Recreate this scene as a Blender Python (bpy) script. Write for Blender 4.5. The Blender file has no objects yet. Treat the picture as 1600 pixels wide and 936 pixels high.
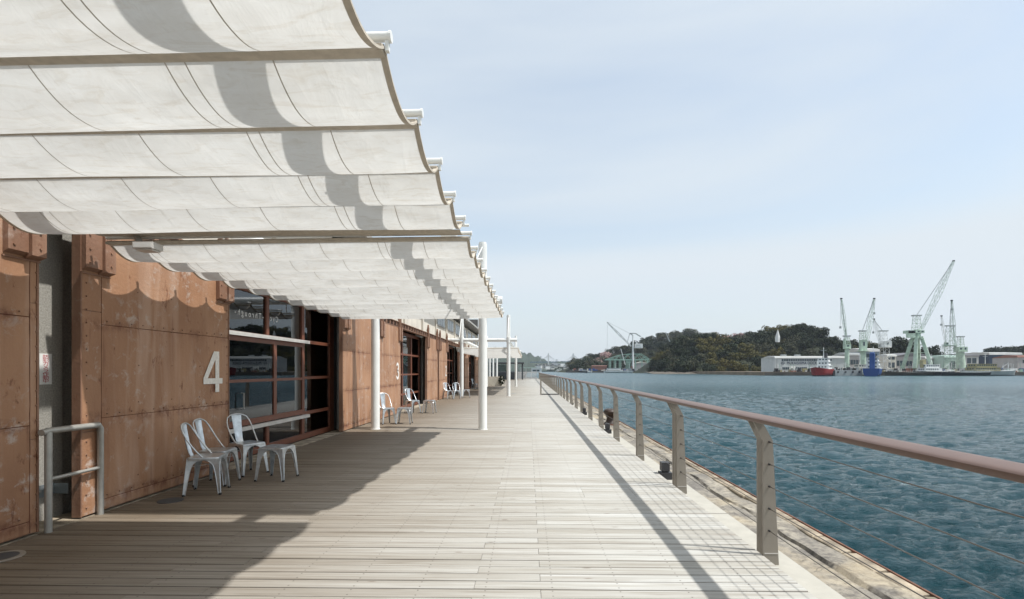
import bpy, bmesh, math, random
import numpy as np
from mathutils import Vector, Matrix, noise
rnd = random.Random(7)
S = bpy.context.scene
COL = S.collection
# ------------------------------------------------------------------ camera
YAW = math.radians(1.074)
FPX, PPX, PPY, EYE = 800.0, 810.5, 579.0, 1.5
cd = bpy.data.cameras.new('camera'); cam = bpy.data.objects.new('camera', cd); COL.objects.link(cam)
cam.location = (0, 0, EYE); cam.rotation_euler = (math.pi/2, 0, YAW)
cd.lens = 18.0; cd.sensor_width = 36.0; cd.shift_x = -10.5/1600; cd.shift_y = 111/1600
cd.clip_start = .05; cd.clip_end = 30000
S.camera = cam
# ------------------------------------------------------------------ sky, sun, exposure
SUN_DIR = Vector((.55, -.12, 1)).normalized()
w = bpy.data.worlds.new('World'); S.world = w; w.use_nodes = True
wn, wl = w.node_tree.nodes, w.node_tree.links
wn.clear()
sky = wn.new('ShaderNodeTexSky'); sky.sky_type = 'NISHITA'; sky.sun_disc = False
sky.sun_elevation = math.asin(SUN_DIR.z); sky.sun_rotation = math.atan2(SUN_DIR.x, SUN_DIR.y)
sky.air_density = 1.2; sky.dust_density = 2.0; sky.ozone_density = 1.5
geo = wn.new('ShaderNodeTexCoord')
mp = wn.new('ShaderNodeMapping'); mp.inputs['Rotation'].default_value = (0, math.radians(-24), math.radians(10))
mp.inputs['Scale'].default_value = (.55, .8, 2.6)
wl.new(geo.outputs['Generated'], mp.inputs['Vector'])
n1 = wn.new('ShaderNodeTexNoise'); n1.inputs['Scale'].default_value = 1.35; n1.inputs['Detail'].default_value = 7
n1.inputs['Roughness'].default_value = .48; n1.inputs['Distortion'].default_value = .5
wl.new(mp.outputs[0], n1.inputs['Vector'])
r1 = wn.new('ShaderNodeMapRange'); r1.inputs['From Min'].default_value = .38; r1.inputs['From Max'].default_value = .64
r1.inputs['To Min'].default_value = .48; r1.inputs['To Max'].default_value = 1.0
wl.new(n1.outputs['Fac'], r1.inputs['Value'])
# more veil near the horizon
sp = wn.new('ShaderNodeSeparateXYZ'); wl.new(geo.outputs['Generated'], sp.inputs[0])
r2 = wn.new('ShaderNodeMapRange'); r2.inputs['From Min'].default_value = 0.0; r2.inputs['From Max'].default_value = .42
r2.inputs['To Min'].default_value = .95; r2.inputs['To Max'].default_value = 0.0
wl.new(sp.outputs['Z'], r2.inputs['Value'])
mx = wn.new('ShaderNodeMath'); mx.operation = 'MAXIMUM'
wl.new(r1.outputs[0], mx.inputs[0]); wl.new(r2.outputs[0], mx.inputs[1])
sc = wn.new('ShaderNodeMixRGB'); sc.blend_type = 'MULTIPLY'; sc.inputs[0].default_value = 1
sc.inputs[2].default_value = (1.5, 1.5, 1.42, 1); wl.new(sky.outputs[0], sc.inputs[1])
cm = wn.new('ShaderNodeMixRGB'); cm.inputs[2].default_value = (5.75, 6.3, 6.75, 1)
wl.new(mx.outputs[0], cm.inputs[0]); wl.new(sc.outputs[0], cm.inputs[1])
bg = wn.new('ShaderNodeBackground'); bg.inputs['Strength'].default_value = .1
wl.new(cm.outputs[0], bg.inputs['Color'])
wo = wn.new('ShaderNodeOutputWorld'); wl.new(bg.outputs[0], wo.inputs['Surface'])
sd = bpy.data.lights.new('sun', 'SUN'); sd.energy = 3.9; sd.angle = math.radians(1.1); sd.color = (1, .985, .95)
so = bpy.data.objects.new('sun', sd); COL.objects.link(so); so.location = (30, -10, 60)
so.rotation_euler = SUN_DIR.to_track_quat('Z', 'Y').to_euler()
S.view_settings.view_transform = 'Standard'; S.view_settings.look = 'None'
S.view_settings.exposure = 0.42; S.view_settings.gamma = 1
S.render.engine = 'CYCLES'
S.cycles.max_bounces = 8; S.cycles.volume_bounces = 0; S.cycles.transparent_max_bounces = 12

# ------------------------------------------------------------------ projection helpers (pixels of the 1600x936 photograph)
CE, SE = math.cos(YAW), math.sin(YAW)
def onY(px, py, Y):
    a = (px-PPX)/FPX; s = Y/(CE+a*SE)
    return Vector((s*(a*CE-SE), Y, EYE-(py-PPY)/FPX*s))
def onZ(px, py, z=0.0):
    s = (EYE-z)*FPX/(py-PPY); xc = (px-PPX)/FPX*s
    return Vector((xc*CE-s*SE, s*CE+xc*SE, z))
# ------------------------------------------------------------------ mesh builder
class MB:
    def __init__(s): s.v = []; s.f = []; s.m = []; s.mats = []
    def mat(s, m):
        if m not in s.mats: s.mats.append(m)
        return s.mats.index(m)
    def add(s, vs, fs, mi=0):
        o = len(s.v); s.v += [tuple(p) for p in vs]; s.f += [tuple(i+o for i in f) for f in fs]; s.m += [mi]*len(fs)
    def box(s, x0, x1, y0, y1, z0, z1, mi=0):
        vs = [(x, y, z) for z in (z0, z1) for y in (y0, y1) for x in (x0, x1)]
        s.add(vs, [(0, 2, 3, 1), (4, 5, 7, 6), (0, 1, 5, 4), (2, 6, 7, 3), (0, 4, 6, 2), (1, 3, 7, 5)], mi); return s
    def beam(s, p0, p1, w, h=None, mi=0, up=(0, 0, 1)):
        h = h or w; p0 = Vector(p0); p1 = Vector(p1); d = (p1-p0).normalized(); u = Vector(up)
        if abs(d.dot(u)) > .98: u = Vector((0, 1, 0))
        a = d.cross(u).normalized()*w/2; b = a.cross(d).normalized()*h/2
        vs = [p+i*a+j*b for p in (p0, p1) for i, j in ((-1, -1), (1, -1), (1, 1), (-1, 1))]
        s.add(vs, [(0, 1, 2, 3), (7, 6, 5, 4), (0, 4, 5, 1), (1, 5, 6, 2), (2, 6, 7, 3), (3, 7, 4, 0)], mi); return s
    def tube(s, pts, r, n=8, mi=0, cap=True):
        pts = [Vector(p) for p in pts]; rs = r if isinstance(r, (list, tuple)) else [r]*len(pts)
        rings = []; prev = None
        for i, p in enumerate(pts):
            d = (pts[min(i+1, len(pts)-1)]-pts[max(i-1, 0)]).normalized()
            if prev is None:
                u = Vector((0, 0, 1)) if abs(d.z) < .9 else Vector((1, 0, 0))
                a = d.cross(u).normalized()
            else: a = (prev-d*prev.dot(d)).normalized()
            prev = a; b = d.cross(a)
            rings.append([p+(a*math.cos(t)+b*math.sin(t))*rs[i] for t in [2*math.pi*k/n for k in range(n)]])
        vs = [q for r_ in rings for q in r_]; fs = []
        for i in range(len(pts)-1):
            for k in range(n): fs.append((i*n+k, i*n+(k+1) % n, (i+1)*n+(k+1) % n, (i+1)*n+k))
        if cap: fs += [tuple(range(n))[::-1], tuple(range((len(pts)-1)*n, len(pts)*n))]
        s.add(vs, fs, mi); return s
    def prism(s, poly, y0, y1, axis='y', mi=0):
        n = len(poly)
        def P(a, b, c): return {'y': (a, c, b), 'x': (c, a, b), 'z': (a, b, c)}[axis]
        vs = [P(a, b, y0) for a, b in poly]+[P(a, b, y1) for a, b in poly]
        fs = [tuple(range(n)), tuple(range(n, 2*n))[::-1]]+[(i, n+i, n+(i+1) % n, (i+1) % n) for i in range(n)]
        s.add(vs, fs, mi); return s
    def grid(s, P, mi=0):
        r = len(P); c = len(P[0]); vs = [p for row in P for p in row]
        s.add(vs, [(i*c+j, i*c+j+1, (i+1)*c+j+1, (i+1)*c+j) for i in range(r-1) for j in range(c-1)], mi); return s
    def mesh(s, name, mats, smooth=None):
        me = bpy.data.meshes.new(name); me.from_pydata(s.v, [], s.f); me.update()
        for m in (mats if isinstance(mats, (list, tuple)) else [mats]): me.materials.append(m)
        if any(s.m): me.polygons.foreach_set('material_index', s.m)
        bm = bmesh.new(); bm.from_mesh(me); bmesh.ops.recalc_face_normals(bm, faces=bm.faces); bm.to_mesh(me); bm.free()
        if smooth:
            me.polygons.foreach_set('use_smooth', [True]*len(me.polygons)); me.set_sharp_from_angle(angle=math.radians(smooth))
        return me
    def build(s, name, mats, parent=None, smooth=None, loc=None, kind=None, label=None):
        o = bpy.data.objects.new(name, s.mesh(name, mats, smooth)); COL.objects.link(o)
        if parent: o.parent = parent
        if loc is not None: o.location = loc
        if kind: o['kind'] = kind
        if label: o['label'] = label
        return o
def inst(name, me, parent=None, loc=(0, 0, 0), rot=(0, 0, 0), scale=(1, 1, 1)):
    o = bpy.data.objects.new(name, me); COL.objects.link(o); o.parent = parent
    o.location = loc; o.rotation_euler = rot; o.scale = scale; return o
def thing(name, label, cat, loc=(0, 0, 0), rz=0, group=None):
    o = bpy.data.objects.new(name, None); COL.objects.link(o); o.empty_display_size = .1
    o.location = loc; o.rotation_euler = (0, 0, rz); o['label'] = label; o['category'] = cat
    if group: o['group'] = group
    return o
def tag(o, label, cat, group=None):
    o['label'] = label; o['category'] = cat
    if group: o['group'] = group
    return o
def copy_tree(o, parent=None):
    c = o.copy(); COL.objects.link(c); c.parent = parent
    for ch in [x for x in KIDS.get(o.name, [])] if False else list(o.children): copy_tree(ch, c)
    return c
# ------------------------------------------------------------------ materials
def pm(name, col, rough=.6, metal=0, spec=None):
    m = bpy.data.materials.new(name); m.use_nodes = True
    b = m.node_tree.nodes['Principled BSDF']; b.inputs['Base Color'].default_value = (*col, 1)
    b.inputs['Roughness'].default_value = rough; b.inputs['Metallic'].default_value = metal
    if spec is not None: b.inputs['Specular IOR Level'].default_value = spec
    return m
def nodes(m): return m.node_tree.nodes, m.node_tree.links, m.node_tree.nodes['Principled BSDF']
def mixc(N, L, fac, a, b, blend='MIX'):
    x = N.new('ShaderNodeMixRGB'); x.blend_type = blend
    for i, v in ((0, fac), (1, a), (2, b)):
        if isinstance(v, (int, float)): x.inputs[i].default_value = v
        elif isinstance(v, tuple): x.inputs[i].default_value = (*v, 1)
        else: L.new(v, x.inputs[i])
    return x.outputs[0]
def noi(N, L, vec, scale, detail=4, rough=.55, dist=0):
    n = N.new('ShaderNodeTexNoise'); n.inputs['Scale'].default_value = scale; n.inputs['Detail'].default_value = detail
    n.inputs['Roughness'].default_value = rough; n.inputs['Distortion'].default_value = dist
    if vec is not None: L.new(vec, n.inputs['Vector'])
    return n.outputs['Fac']
def rng(N, L, v, a, b, c=0, d=1):
    r = N.new('ShaderNodeMapRange'); L.new(v, r.inputs[0])
    for i, k in enumerate((a, b, c, d)): r.inputs[i+1].default_value = k
    return r.outputs[0]
def mapping(N, L, vec, scale, loc=None):
    m = N.new('ShaderNodeMapping'); L.new(vec, m.inputs[0]); m.inputs['Scale'].default_value = scale
    if loc: m.inputs['Location'].default_value = loc
    return m.outputs[0]
def math_(N, L, op, a, b=None):
    x = N.new('ShaderNodeMath'); x.operation = op
    for i, v in ((0, a), (1, b)):
        if v is None: continue
        if isinstance(v, (int, float)): x.inputs[i].default_value = v
        else: L.new(v, x.inputs[i])
    return x.outputs[0]
def bump(N, L, b, h, strength=.3, dist=.01):
    x = N.new('ShaderNodeBump'); x.inputs['Strength'].default_value = strength; x.inputs['Distance'].default_value = dist
    L.new(h, x.inputs['Height']); L.new(x.outputs[0], b.inputs['Normal']); return x
def pos(N): return N.new('ShaderNodeNewGeometry').outputs['Position']
def varied(name, col, amount=.18, scale=3, rough=.6, metal=0, bmp=0, stretch=(1, 1, 1)):
    m = pm(name, col, rough, metal); N, L, b = nodes(m)
    v = mapping(N, L, pos(N), stretch)
    f = noi(N, L, v, scale, 6)
    lo = tuple(c*(1-amount) for c in col); hi = tuple(min(1, c*(1+amount)) for c in col)
    L.new(mixc(N, L, rng(N, L, f, .3, .7), lo, hi), b.inputs['Base Color'])
    if bmp: bump(N, L, b, noi(N, L, v, scale*8, 4), bmp, .01)
    return m
# decking
def wood():
    m = pm('weathered_decking', (.4, .37, .32), .75); N, L, b = nodes(m)
    P = pos(N); oi = N.new('ShaderNodeObjectInfo').outputs['Random']; tc = N.new('ShaderNodeTexCoord').outputs['Object']
    cmb = N.new('ShaderNodeCombineXYZ'); L.new(math_(N, L, 'MULTIPLY', oi, 37.0), cmb.inputs[2]); L.new(math_(N, L, 'MULTIPLY', oi, 91.0), cmb.inputs[0])
    ad = N.new('ShaderNodeVectorMath'); ad.operation = 'ADD'; L.new(P, ad.inputs[0]); L.new(cmb.outputs[0], ad.inputs[1])
    g1 = noi(N, L, mapping(N, L, ad.outputs[0], (1.2, 55, 4)), 1.0, 6, .6, .6)
    g2 = noi(N, L, mapping(N, L, ad.outputs[0], (.45, 9, 1)), 1.0, 4, .5, .3)
    big = noi(N, L, P, .55, 4, .6)
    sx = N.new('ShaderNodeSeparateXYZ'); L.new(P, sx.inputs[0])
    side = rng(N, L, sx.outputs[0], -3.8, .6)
    base = mixc(N, L, side, (.215, .175, .13), (.53, .53, .505))  # left boards browner, less weathered, and darkened further to deepen the canopy shade
    base = mixc(N, L, rng(N, L, g2, .3, .7), mixc(N, L, 1, base, (.78, .76, .73), 'MULTIPLY'), base)
    base = mixc(N, L, rng(N, L, g1, .42, .68, 0, .8), base, mixc(N, L, 1, base, (.58, .52, .46), 'MULTIPLY'))
    base = mixc(N, L, rng(N, L, oi, 0, 1, 0, .6), base, mixc(N, L, 1, base, (.72, .68, .62), 'MULTIPLY'))
    base = mixc(N, L, rng(N, L, big, .45, .7, 0, .25), base, mixc(N, L, 1, base, (.8, .74, .66), 'MULTIPLY'))
    # screws: two per board at every joist, and knots
    fx = math_(N, L, 'SUBTRACT', math_(N, L, 'FRACT', math_(N, L, 'DIVIDE', math_(N, L, 'ADD', sx.outputs[0], 20.305), .46)), .5)
    fx = math_(N, L, 'MULTIPLY', fx, .46)
    so_ = N.new('ShaderNodeSeparateXYZ'); L.new(tc, so_.inputs[0])
    fy = math_(N, L, 'SUBTRACT', math_(N, L, 'ABSOLUTE', so_.outputs[1]), .038)
    d2 = math_(N, L, 'ADD', math_(N, L, 'MULTIPLY', fx, fx), math_(N, L, 'MULTIPLY', fy, fy))
    dot = rng(N, L, d2, .00002, .00006, .75, 0)
    base = mixc(N, L, dot, base, (.06, .045, .035))
    vo = N.new('ShaderNodeTexVoronoi'); vo.inputs['Scale'].default_value = 1.0; L.new(mapping(N, L, ad.outputs[0], (2.2, 7, 1)), vo.inputs['Vector'])
    base = mixc(N, L, rng(N, L, vo.outputs['Distance'], .05, .1, .55, 0), base, (.13, .09, .06))
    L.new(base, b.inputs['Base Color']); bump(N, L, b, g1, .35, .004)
    return m
M = {}
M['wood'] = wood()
M['dark_gap'] = pm('shadow_gap_joists', (.05, .045, .04), .9)
M['gap_shade'] = pm('gap_shade_plank_side', (.09, .078, .064), .95)  # plank sides coloured dark to stand in for shade in the gaps
def rusty(name, c0, c1, scr=1.0):
    m = pm(name, c0, .62); N, L, b = nodes(m); P = pos(N)
    f = noi(N, L, mapping(N, L, P, (1, 1, .5)), 1.6, 6)
    base = mixc(N, L, rng(N, L, f, .3, .7), c0, c1)
    st = noi(N, L, mapping(N, L, P, (5, 5, .4)), 1, 3, .5, .6)                    # vertical streaks
    base = mixc(N, L, rng(N, L, st, .50, .72, 0, .5*scr), base, (.52, .36, .27))
    sp_ = noi(N, L, P, 6.5, 8, .72, .4)                                       # scuffs
    sp2 = noi(N, L, P, .9, 3, .5)
    sc_ = math_(N, L, 'MULTIPLY', rng(N, L, sp_, .54, .64), rng(N, L, sp2, .44, .56))
    base = mixc(N, L, math_(N, L, 'MULTIPLY', sc_, .65*scr), base, (.50, .43, .38))
    ru = noi(N, L, mapping(N, L, P, (2.4, 2.4, 1.2), (4, 4, 4)), 2.6, 9, .72, .3)
    base = mixc(N, L, rng(N, L, ru, .60, .68, 0, .85), base, (.13, .035, .012))
    st2 = noi(N, L, mapping(N, L, P, (7, 7, .45), (9, 3, 1)), 1, 4, .55, .8)
    base = mixc(N, L, rng(N, L, st2, .60, .74, 0, .7*scr), base, (.16, .055, .025))
    sz = N.new('ShaderNodeSeparateXYZ'); L.new(P, sz.inputs[0]); Z_ = sz.outputs[2]
    rn = noi(N, L, mapping(N, L, P, (5, 5, 5), (2, 8, 1)), 1.0, 8, .75); rl_ = noi(N, L, mapping(N, L, P, (1, .8, 1)), 1.3, 3)
    dn = noi(N, L, mapping(N, L, P, (16, 16, .9), (5, 5, 2)), 1, 4, .6)
    for zi in (.135, 1.0, 1.985):
        dz = math_(N, L, 'ABSOLUTE', math_(N, L, 'SUBTRACT', Z_, zi))
        near = rng(N, L, dz, .012, .09, 1, 0)
        k = math_(N, L, 'MULTIPLY', near, math_(N, L, 'MULTIPLY', rng(N, L, rn, .44, .60), rng(N, L, rl_, .35, .55)))
        base = mixc(N, L, math_(N, L, 'MULTIPLY', k, .85*min(1, scr)), base, (.12, .035, .015))
        below = math_(N, L, 'MULTIPLY', rng(N, L, math_(N, L, 'SUBTRACT', zi, Z_), 0, .42, 1, 0), math_(N, L, 'GREATER_THAN', zi, Z_))
        k2 = math_(N, L, 'MULTIPLY', below, math_(N, L, 'MULTIPLY', rng(N, L, dn, .52, .66), rng(N, L, rl_, .4, .6)))
        base = mixc(N, L, math_(N, L, 'MULTIPLY', k2, .6*min(1, scr)), base, (.15, .06, .03))
    L.new(base, b.inputs['Base Color'])
    bump(N, L, b, mixc(N, L, .5, noi(N, L, P, 30, 5), noi(N, L, P, 1.4, 3)), .6, .014)
    return m
M['door'] = rusty('painted_rusty_steel', (.285, .142, .075), (.42, .232, .132))
M['door_dark'] = rusty('painted_brown_steel', (.20, .105, .065), (.27, .145, .09), .5)
M['rust'] = varied('bare_rust', (.10, .03, .014), .5, 18, .9)
M['frame'] = varied('red_brown_window_frame', (.17, .06, .033), .15, 6, .45)
M['white'] = varied('white_painted_steel', (.78, .78, .75), .05, 3, .35)
M['track'] = varied('aluminium_track', (.62, .60, .57), .1, 6, .4, .3)
M['digit'] = varied('worn_white_paint', (.78, .75, .70), .12, 30, .6)
M['conc'] = varied('pilaster_concrete', (.36, .34, .30), .28, 60, .9, 0, .5)
M['galv'] = varied('galvanised_pipe', (.40, .39, .36), .12, 12, .45, .5)
M['plate'] = varied('grey_bracket', (.25, .28, .29), .1, 10, .5, .4)
M['post'] = varied('taupe_powder_coat', (.27, .24, .20), .06, 5, .42)
M['hand'] = varied('mauve_brown_handrail', (.135, .082, .062), .07, 8, .42)
M['cable'] = pm('steel_cable', (.16, .14, .12), .4, .8)
M['chair'] = varied('galvanised_sheet', (.60, .63, .65), .2, 14, .33, .85)
M['rubber'] = pm('black_rubber', (.02, .02, .02), .8)
M['black'] = varied('black_painted_metal', (.035, .035, .038), .2, 10, .5)
M['kerb'] = varied('pale_kerb_concrete', (.40, .38, .33), .07, 8, .85, 0, .2)
M['plaster'] = varied('cream_wall', (.62, .58, .50), .12, 2, .85)
M['roof'] = varied('grey_roof', (.34, .33, .31), .12, 3, .7)
M['slate'] = varied('dark_metal_cladding', (.06, .065, .07), .2, 3, .6)
def quaymat():
    m = pm('old_quay_concrete', (.4, .35, .27), .92); N, L, b = nodes(m); P = pos(N)
    f = noi(N, L, P, 2.2, 9, .68, .6); g = noi(N, L, P, 14, 8, .7)
    c = mixc(N, L, rng(N, L, f, .38, .62), (.17, .155, .135), (.38, .34, .27))
    c = mixc(N, L, rng(N, L, g, .46, .62, 0, .8), c, (.10, .09, .08))
    c = mixc(N, L, rng(N, L, noi(N, L, P, 1.1, 5), .52, .7, 0, .6), c, (.50, .40, .25))
    v = N.new('ShaderNodeTexVoronoi'); v.feature = 'DISTANCE_TO_EDGE'; v.inputs['Scale'].default_value = 1.3
    n = N.new('ShaderNodeVectorMath'); n.operation = 'ADD'; L.new(P, n.inputs[0])
    nn = N.new('ShaderNodeTexNoise'); nn.inputs['Scale'].default_value = 3; L.new(P, nn.inputs['Vector']); L.new(nn.outputs['Color'], n.inputs[1])
    L.new(mapping(N, L, n.outputs[0], (.6, .25, 1)), v.inputs['Vector'])
    c = mixc(N, L, rng(N, L, v.outputs['Distance'], .003, .012, .4, 0), c, (.05, .045, .04))
    L.new(c, b.inputs['Base Color']); bump(N, L, b, mixc(N, L, .5, g, f), .9, .03); return m
M['quay'] = quaymat()
M['stone'] = varied('yellow_coping_stone', (.29, .24, .175), .6, 5, .9, 0, .9)
M['edge_steel'] = varied('rusty_edge_angle', (.16, .07, .04), .4, 12, .8)
def glassmat():
    m = bpy.data.materials.new('window_glass'); m.use_nodes = True; N, L = m.node_tree.nodes, m.node_tree.links; N.clear()
    o = N.new('ShaderNodeOutputMaterial'); g = N.new('ShaderNodeBsdfGlossy'); g.inputs['Roughness'].default_value = .0
    g.inputs['Color'].default_value = (.9, .95, 1, 1)
    t = N.new('ShaderNodeBsdfTransparent'); t.inputs['Color'].default_value = (.55, .58, .58, 1)
    f = N.new('ShaderNodeFresnel'); f.inputs['IOR'].default_value = 1.75
    mi = N.new('ShaderNodeMixShader'); L.new(f.outputs[0], mi.inputs[0]); L.new(t.outputs[0], mi.inputs[1]); L.new(g.outputs[0], mi.inputs[2])
    L.new(mi.outputs[0], o.inputs[0]); return m
M['glass'] = glassmat()
def fabric():
    m = bpy.data.materials.new('cream_canopy_fabric'); m.use_nodes = True; N, L = m.node_tree.nodes, m.node_tree.links; N.clear()
    o = N.new('ShaderNodeOutputMaterial'); P = pos(N)
    f = noi(N, L, mapping(N, L, P, (1, 2.5, 1)), 2.2, 7, .62, .8); g = noi(N, L, mapping(N, L, P, (.8, 3, 1)), 7, 5, .6, 1.2)
    c = mixc(N, L, rng(N, L, f, .35, .7), (.75, .745, .72), (.69, .675, .64))
    c = mixc(N, L, rng(N, L, g, .5, .72, 0, .5), c, (.57, .52, .44))
    d = N.new('ShaderNodeBsdfDiffuse'); t = N.new('ShaderNodeBsdfTranslucent'); L.new(c, d.inputs[0]); L.new(c, t.inputs[0])
    mi = N.new('ShaderNodeMixShader'); L.new(rng(N, L, noi(N, L, mapping(N, L, P, (.7, 2.2, 1), (3, 3, 3)), 1.6, 5, .6, .8), .3, .7, .34, .48), mi.inputs[0]); L.new(d.outputs[0], mi.inputs[1]); L.new(t.outputs[0], mi.inputs[2])
    b = N.new('ShaderNodeBump'); b.inputs['Strength'].default_value = .55; b.inputs['Distance'].default_value = .03
    L.new(noi(N, L, mapping(N, L, P, (3, 1.2, 1)), 2.0, 4, .5, 1.0), b.inputs['Height'])
    L.new(b.outputs[0], d.inputs['Normal']); L.new(b.outputs[0], t.inputs['Normal'])
    L.new(mi.outputs[0], o.inputs[0]); return m
M['fabric'] = fabric()
M['hem'] = varied('taupe_hem_webbing', (.52, .46, .38), .12, 20, .9)
M['wire_shadow'] = varied('wire_shadow_strip', (.46, .42, .36), .1, 20, .9)  # tone of the strips that draw wire shadows on the fabric
def seamat():
    m = pm('sea_water', (.012, .055, .07), .07, 0); N, L, b = nodes(m); P = pos(N)
    sy_ = N.new('ShaderNodeSeparateXYZ'); L.new(P, sy_.inputs[0]); L.new(rng(N, L, sy_.outputs[1], 15, 160, .05, .24), b.inputs['Roughness'])
    b.inputs['IOR'].default_value = 1.33
    h1 = noi(N, L, mapping(N, L, P, (.7, 2.1, 1)), 2.6, 8, .68, .12)
    h2 = noi(N, L, mapping(N, L, P, (.7, 1.7, 1), (7, 3, 0)), .9, 5, .6)
    x = mixc(N, L, .4, h1, h2); h3 = noi(N, L, mapping(N, L, P, (1, 2.2, 1), (1, 9, 0)), .3, 7, .65, .3)
    x = mixc(N, L, rng(N, L, sy_.outputs[1], 20, 150, .12, .55), x, h3); bump(N, L, b, x, .85, .6)
    L.new(mixc(N, L, rng(N, L, noi(N, L, P, .03, 3), .4, .65), (.010, .048, .060), (.015, .064, .080)), b.inputs['Base Color'])
    return m
M['sea'] = seamat()
def leafmat(name, col):
    m = pm(name, col, .8, 0, .2); N, L, b = nodes(m)
    oi = N.new('ShaderNodeObjectInfo').outputs['Random']
    f = noi(N, L, pos(N), .35, 3)
    c = mixc(N, L, rng(N, L, f, .35, .65), tuple(k*.65 for k in col), tuple(k*1.3 for k in col))
    c = mixc(N, L, rng(N, L, oi, 0, 1, 0, .5), c, mixc(N, L, 1, c, (1.15, .95, .7), 'MULTIPLY'))
    L.new(c, b.inputs['Base Color']); return m
M['leaf_dark'] = leafmat('dark_evergreen_leaves', (.022, .032, .015))
M['leaf_olive'] = leafmat('olive_leaves', (.085, .08, .024))
M['leaf_grey'] = leafmat('grey_green_leaves', (.065, .07, .042))
M['leaf_pink'] = leafmat('pale_blossom', (.42, .30, .30))
M['bark'] = varied('bark', (.10, .075, .055), .3, 4, .9)
M['forest'] = leafmat('forest_floor', (.03, .036, .02))
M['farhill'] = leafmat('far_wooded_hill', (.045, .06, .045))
M['ground'] = varied('asphalt', (.09, .09, .088), .2, .8, .9)
M['shore'] = varied('shore_rock', (.085, .072, .055), .5, .15, .9)
M['quaywall'] = varied('dark_quay_wall', (.08, .07, .06), .5, .12, .9)
M['dirt'] = varied('yard_ground', (.22, .17, .12), .3, .1, .9)
def cl(name, col, rough=.6, sc_=.2, am=.12): return varied(name, col, am, sc_, rough)
M['c_green'] = cl('pale_green_crane_paint', (.42, .52, .42), .6, .5, .25)
M['c_teal'] = cl('sea_green_gantry_paint', (.24, .38, .31))
M['c_white'] = cl('dull_white_paint', (.66, .67, .66))
M['c_grey'] = cl('grey_steel_paint', (.36, .38, .38))
M['c_red'] = cl('red_hull_paint', (.26, .022, .022)); M['c_blue'] = cl('blue_hull_paint', (.015, .06, .22))
M['c_black'] = cl('dark_paint', (.03, .03, .035)); M['c_yel'] = cl('ochre_paint', (.30, .27, .15))
M['c_cream'] = cl('cream_cladding', (.60, .58, .52)); M['c_wallw'] = cl('pale_cladding', (.50, .53, .53))
M['c_shed'] = cl('grey_shed_cladding', (.38, .37, .37)); M['c_navy'] = cl('navy_shed_cladding', (.045, .065, .10))
M['c_roof'] = cl('pale_roof_sheet', (.50, .50, .48)); M['c_win'] = pm('dark_far_window', (.05, .07, .085), .15)
M['c_tile'] = cl('dark_roof_tile', (.12, .12, .125)); M['c_redroof'] = cl('rust_red_paint', (.24, .11, .08))
M['c_ltgreen'] = cl('light_green_shed', (.45, .58, .52)); M['c_sign'] = cl('navy_lettering', (.01, .02, .06))
M['signred'] = pm('red_sign_print', (.45, .01, .03), .5); M['signwhite'] = varied('white_enamel_sign', (.82, .81, .78), .04, 20, .35)
M['inside'] = varied('dark_interior', (.10, .095, .09), .3, 1, .8)

# ================================================================== SETTING
def struct(mb, name, mats, smooth=None, parent=None): return mb.build(name, mats, parent, smooth, kind='structure')
# land: quay body, asphalt, behind and beyond the warehouse
mb = MB(); mb.box(-400, 2.16, -60, 130, -2.6, -.2); mb.box(-400, -1.5, 130, 700, -2.6, -.2); struct(mb, 'ground', M['ground'])
# boardwalk: joist bed and planks
DX0, DX1, PITCH = -4.492, 1.905, .1348
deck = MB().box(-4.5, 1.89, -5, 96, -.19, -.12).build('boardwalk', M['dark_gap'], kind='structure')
def plank_mesh(ln=1.0):
    wd = PITCH/2-.0062; c = .004
    prof = [(-wd, -.034), (wd, -.034), (wd, -c), (wd-c, 0), (-wd+c, 0), (-wd, -c)]
    m = MB(); m.prism(prof, 0, ln, 'x')
    for i, f in enumerate(m.f):
        if i >= 2 and (i-2) in (0, 1, 5): m.m[i] = 1
    return m
pme = plank_mesh().mesh('plank', [M['wood'], M['gap_shade']])
Yr0 = 3.38-PITCH*.5
def joints(r):
    js = [-2.68, -.375] if r % 2 == 0 else [-2.2, .085]
    if 21 <= r <= 24: js = js+[.67, 1.285] if r in (21, 22, 23, 24) else js
    return js
def row_pieces(r):
    e = [DX0]+joints(r)+[DX1]; return [(e[i]+.0015, e[i+1]-.0015) for i in range(len(e)-1)]
far_mb = MB(); count = 0
for r in range(-60, 690):
    y = Yr0+r*PITCH
    if y > 95.9 or y < -4.9: continue
    for a, b in row_pieces(r):
        dz = rnd.uniform(-.0012, .0012); dx = 0
        if -1 <= r <= 96 and count < 300:
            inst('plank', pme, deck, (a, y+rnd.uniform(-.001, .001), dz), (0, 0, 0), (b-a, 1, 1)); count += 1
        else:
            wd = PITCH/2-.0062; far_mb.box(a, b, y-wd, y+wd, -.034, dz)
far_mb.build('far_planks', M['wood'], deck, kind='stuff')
MB().box(-4.4, DX1, 13.02-.012, 13.02+.012, -.03, .003).build('expansion_strip', M['track'], deck)
MB().box(-4.4, DX1, 30.2-.012, 30.2+.012, -.03, .003).build('expansion_strip', M['track'], deck)
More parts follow.
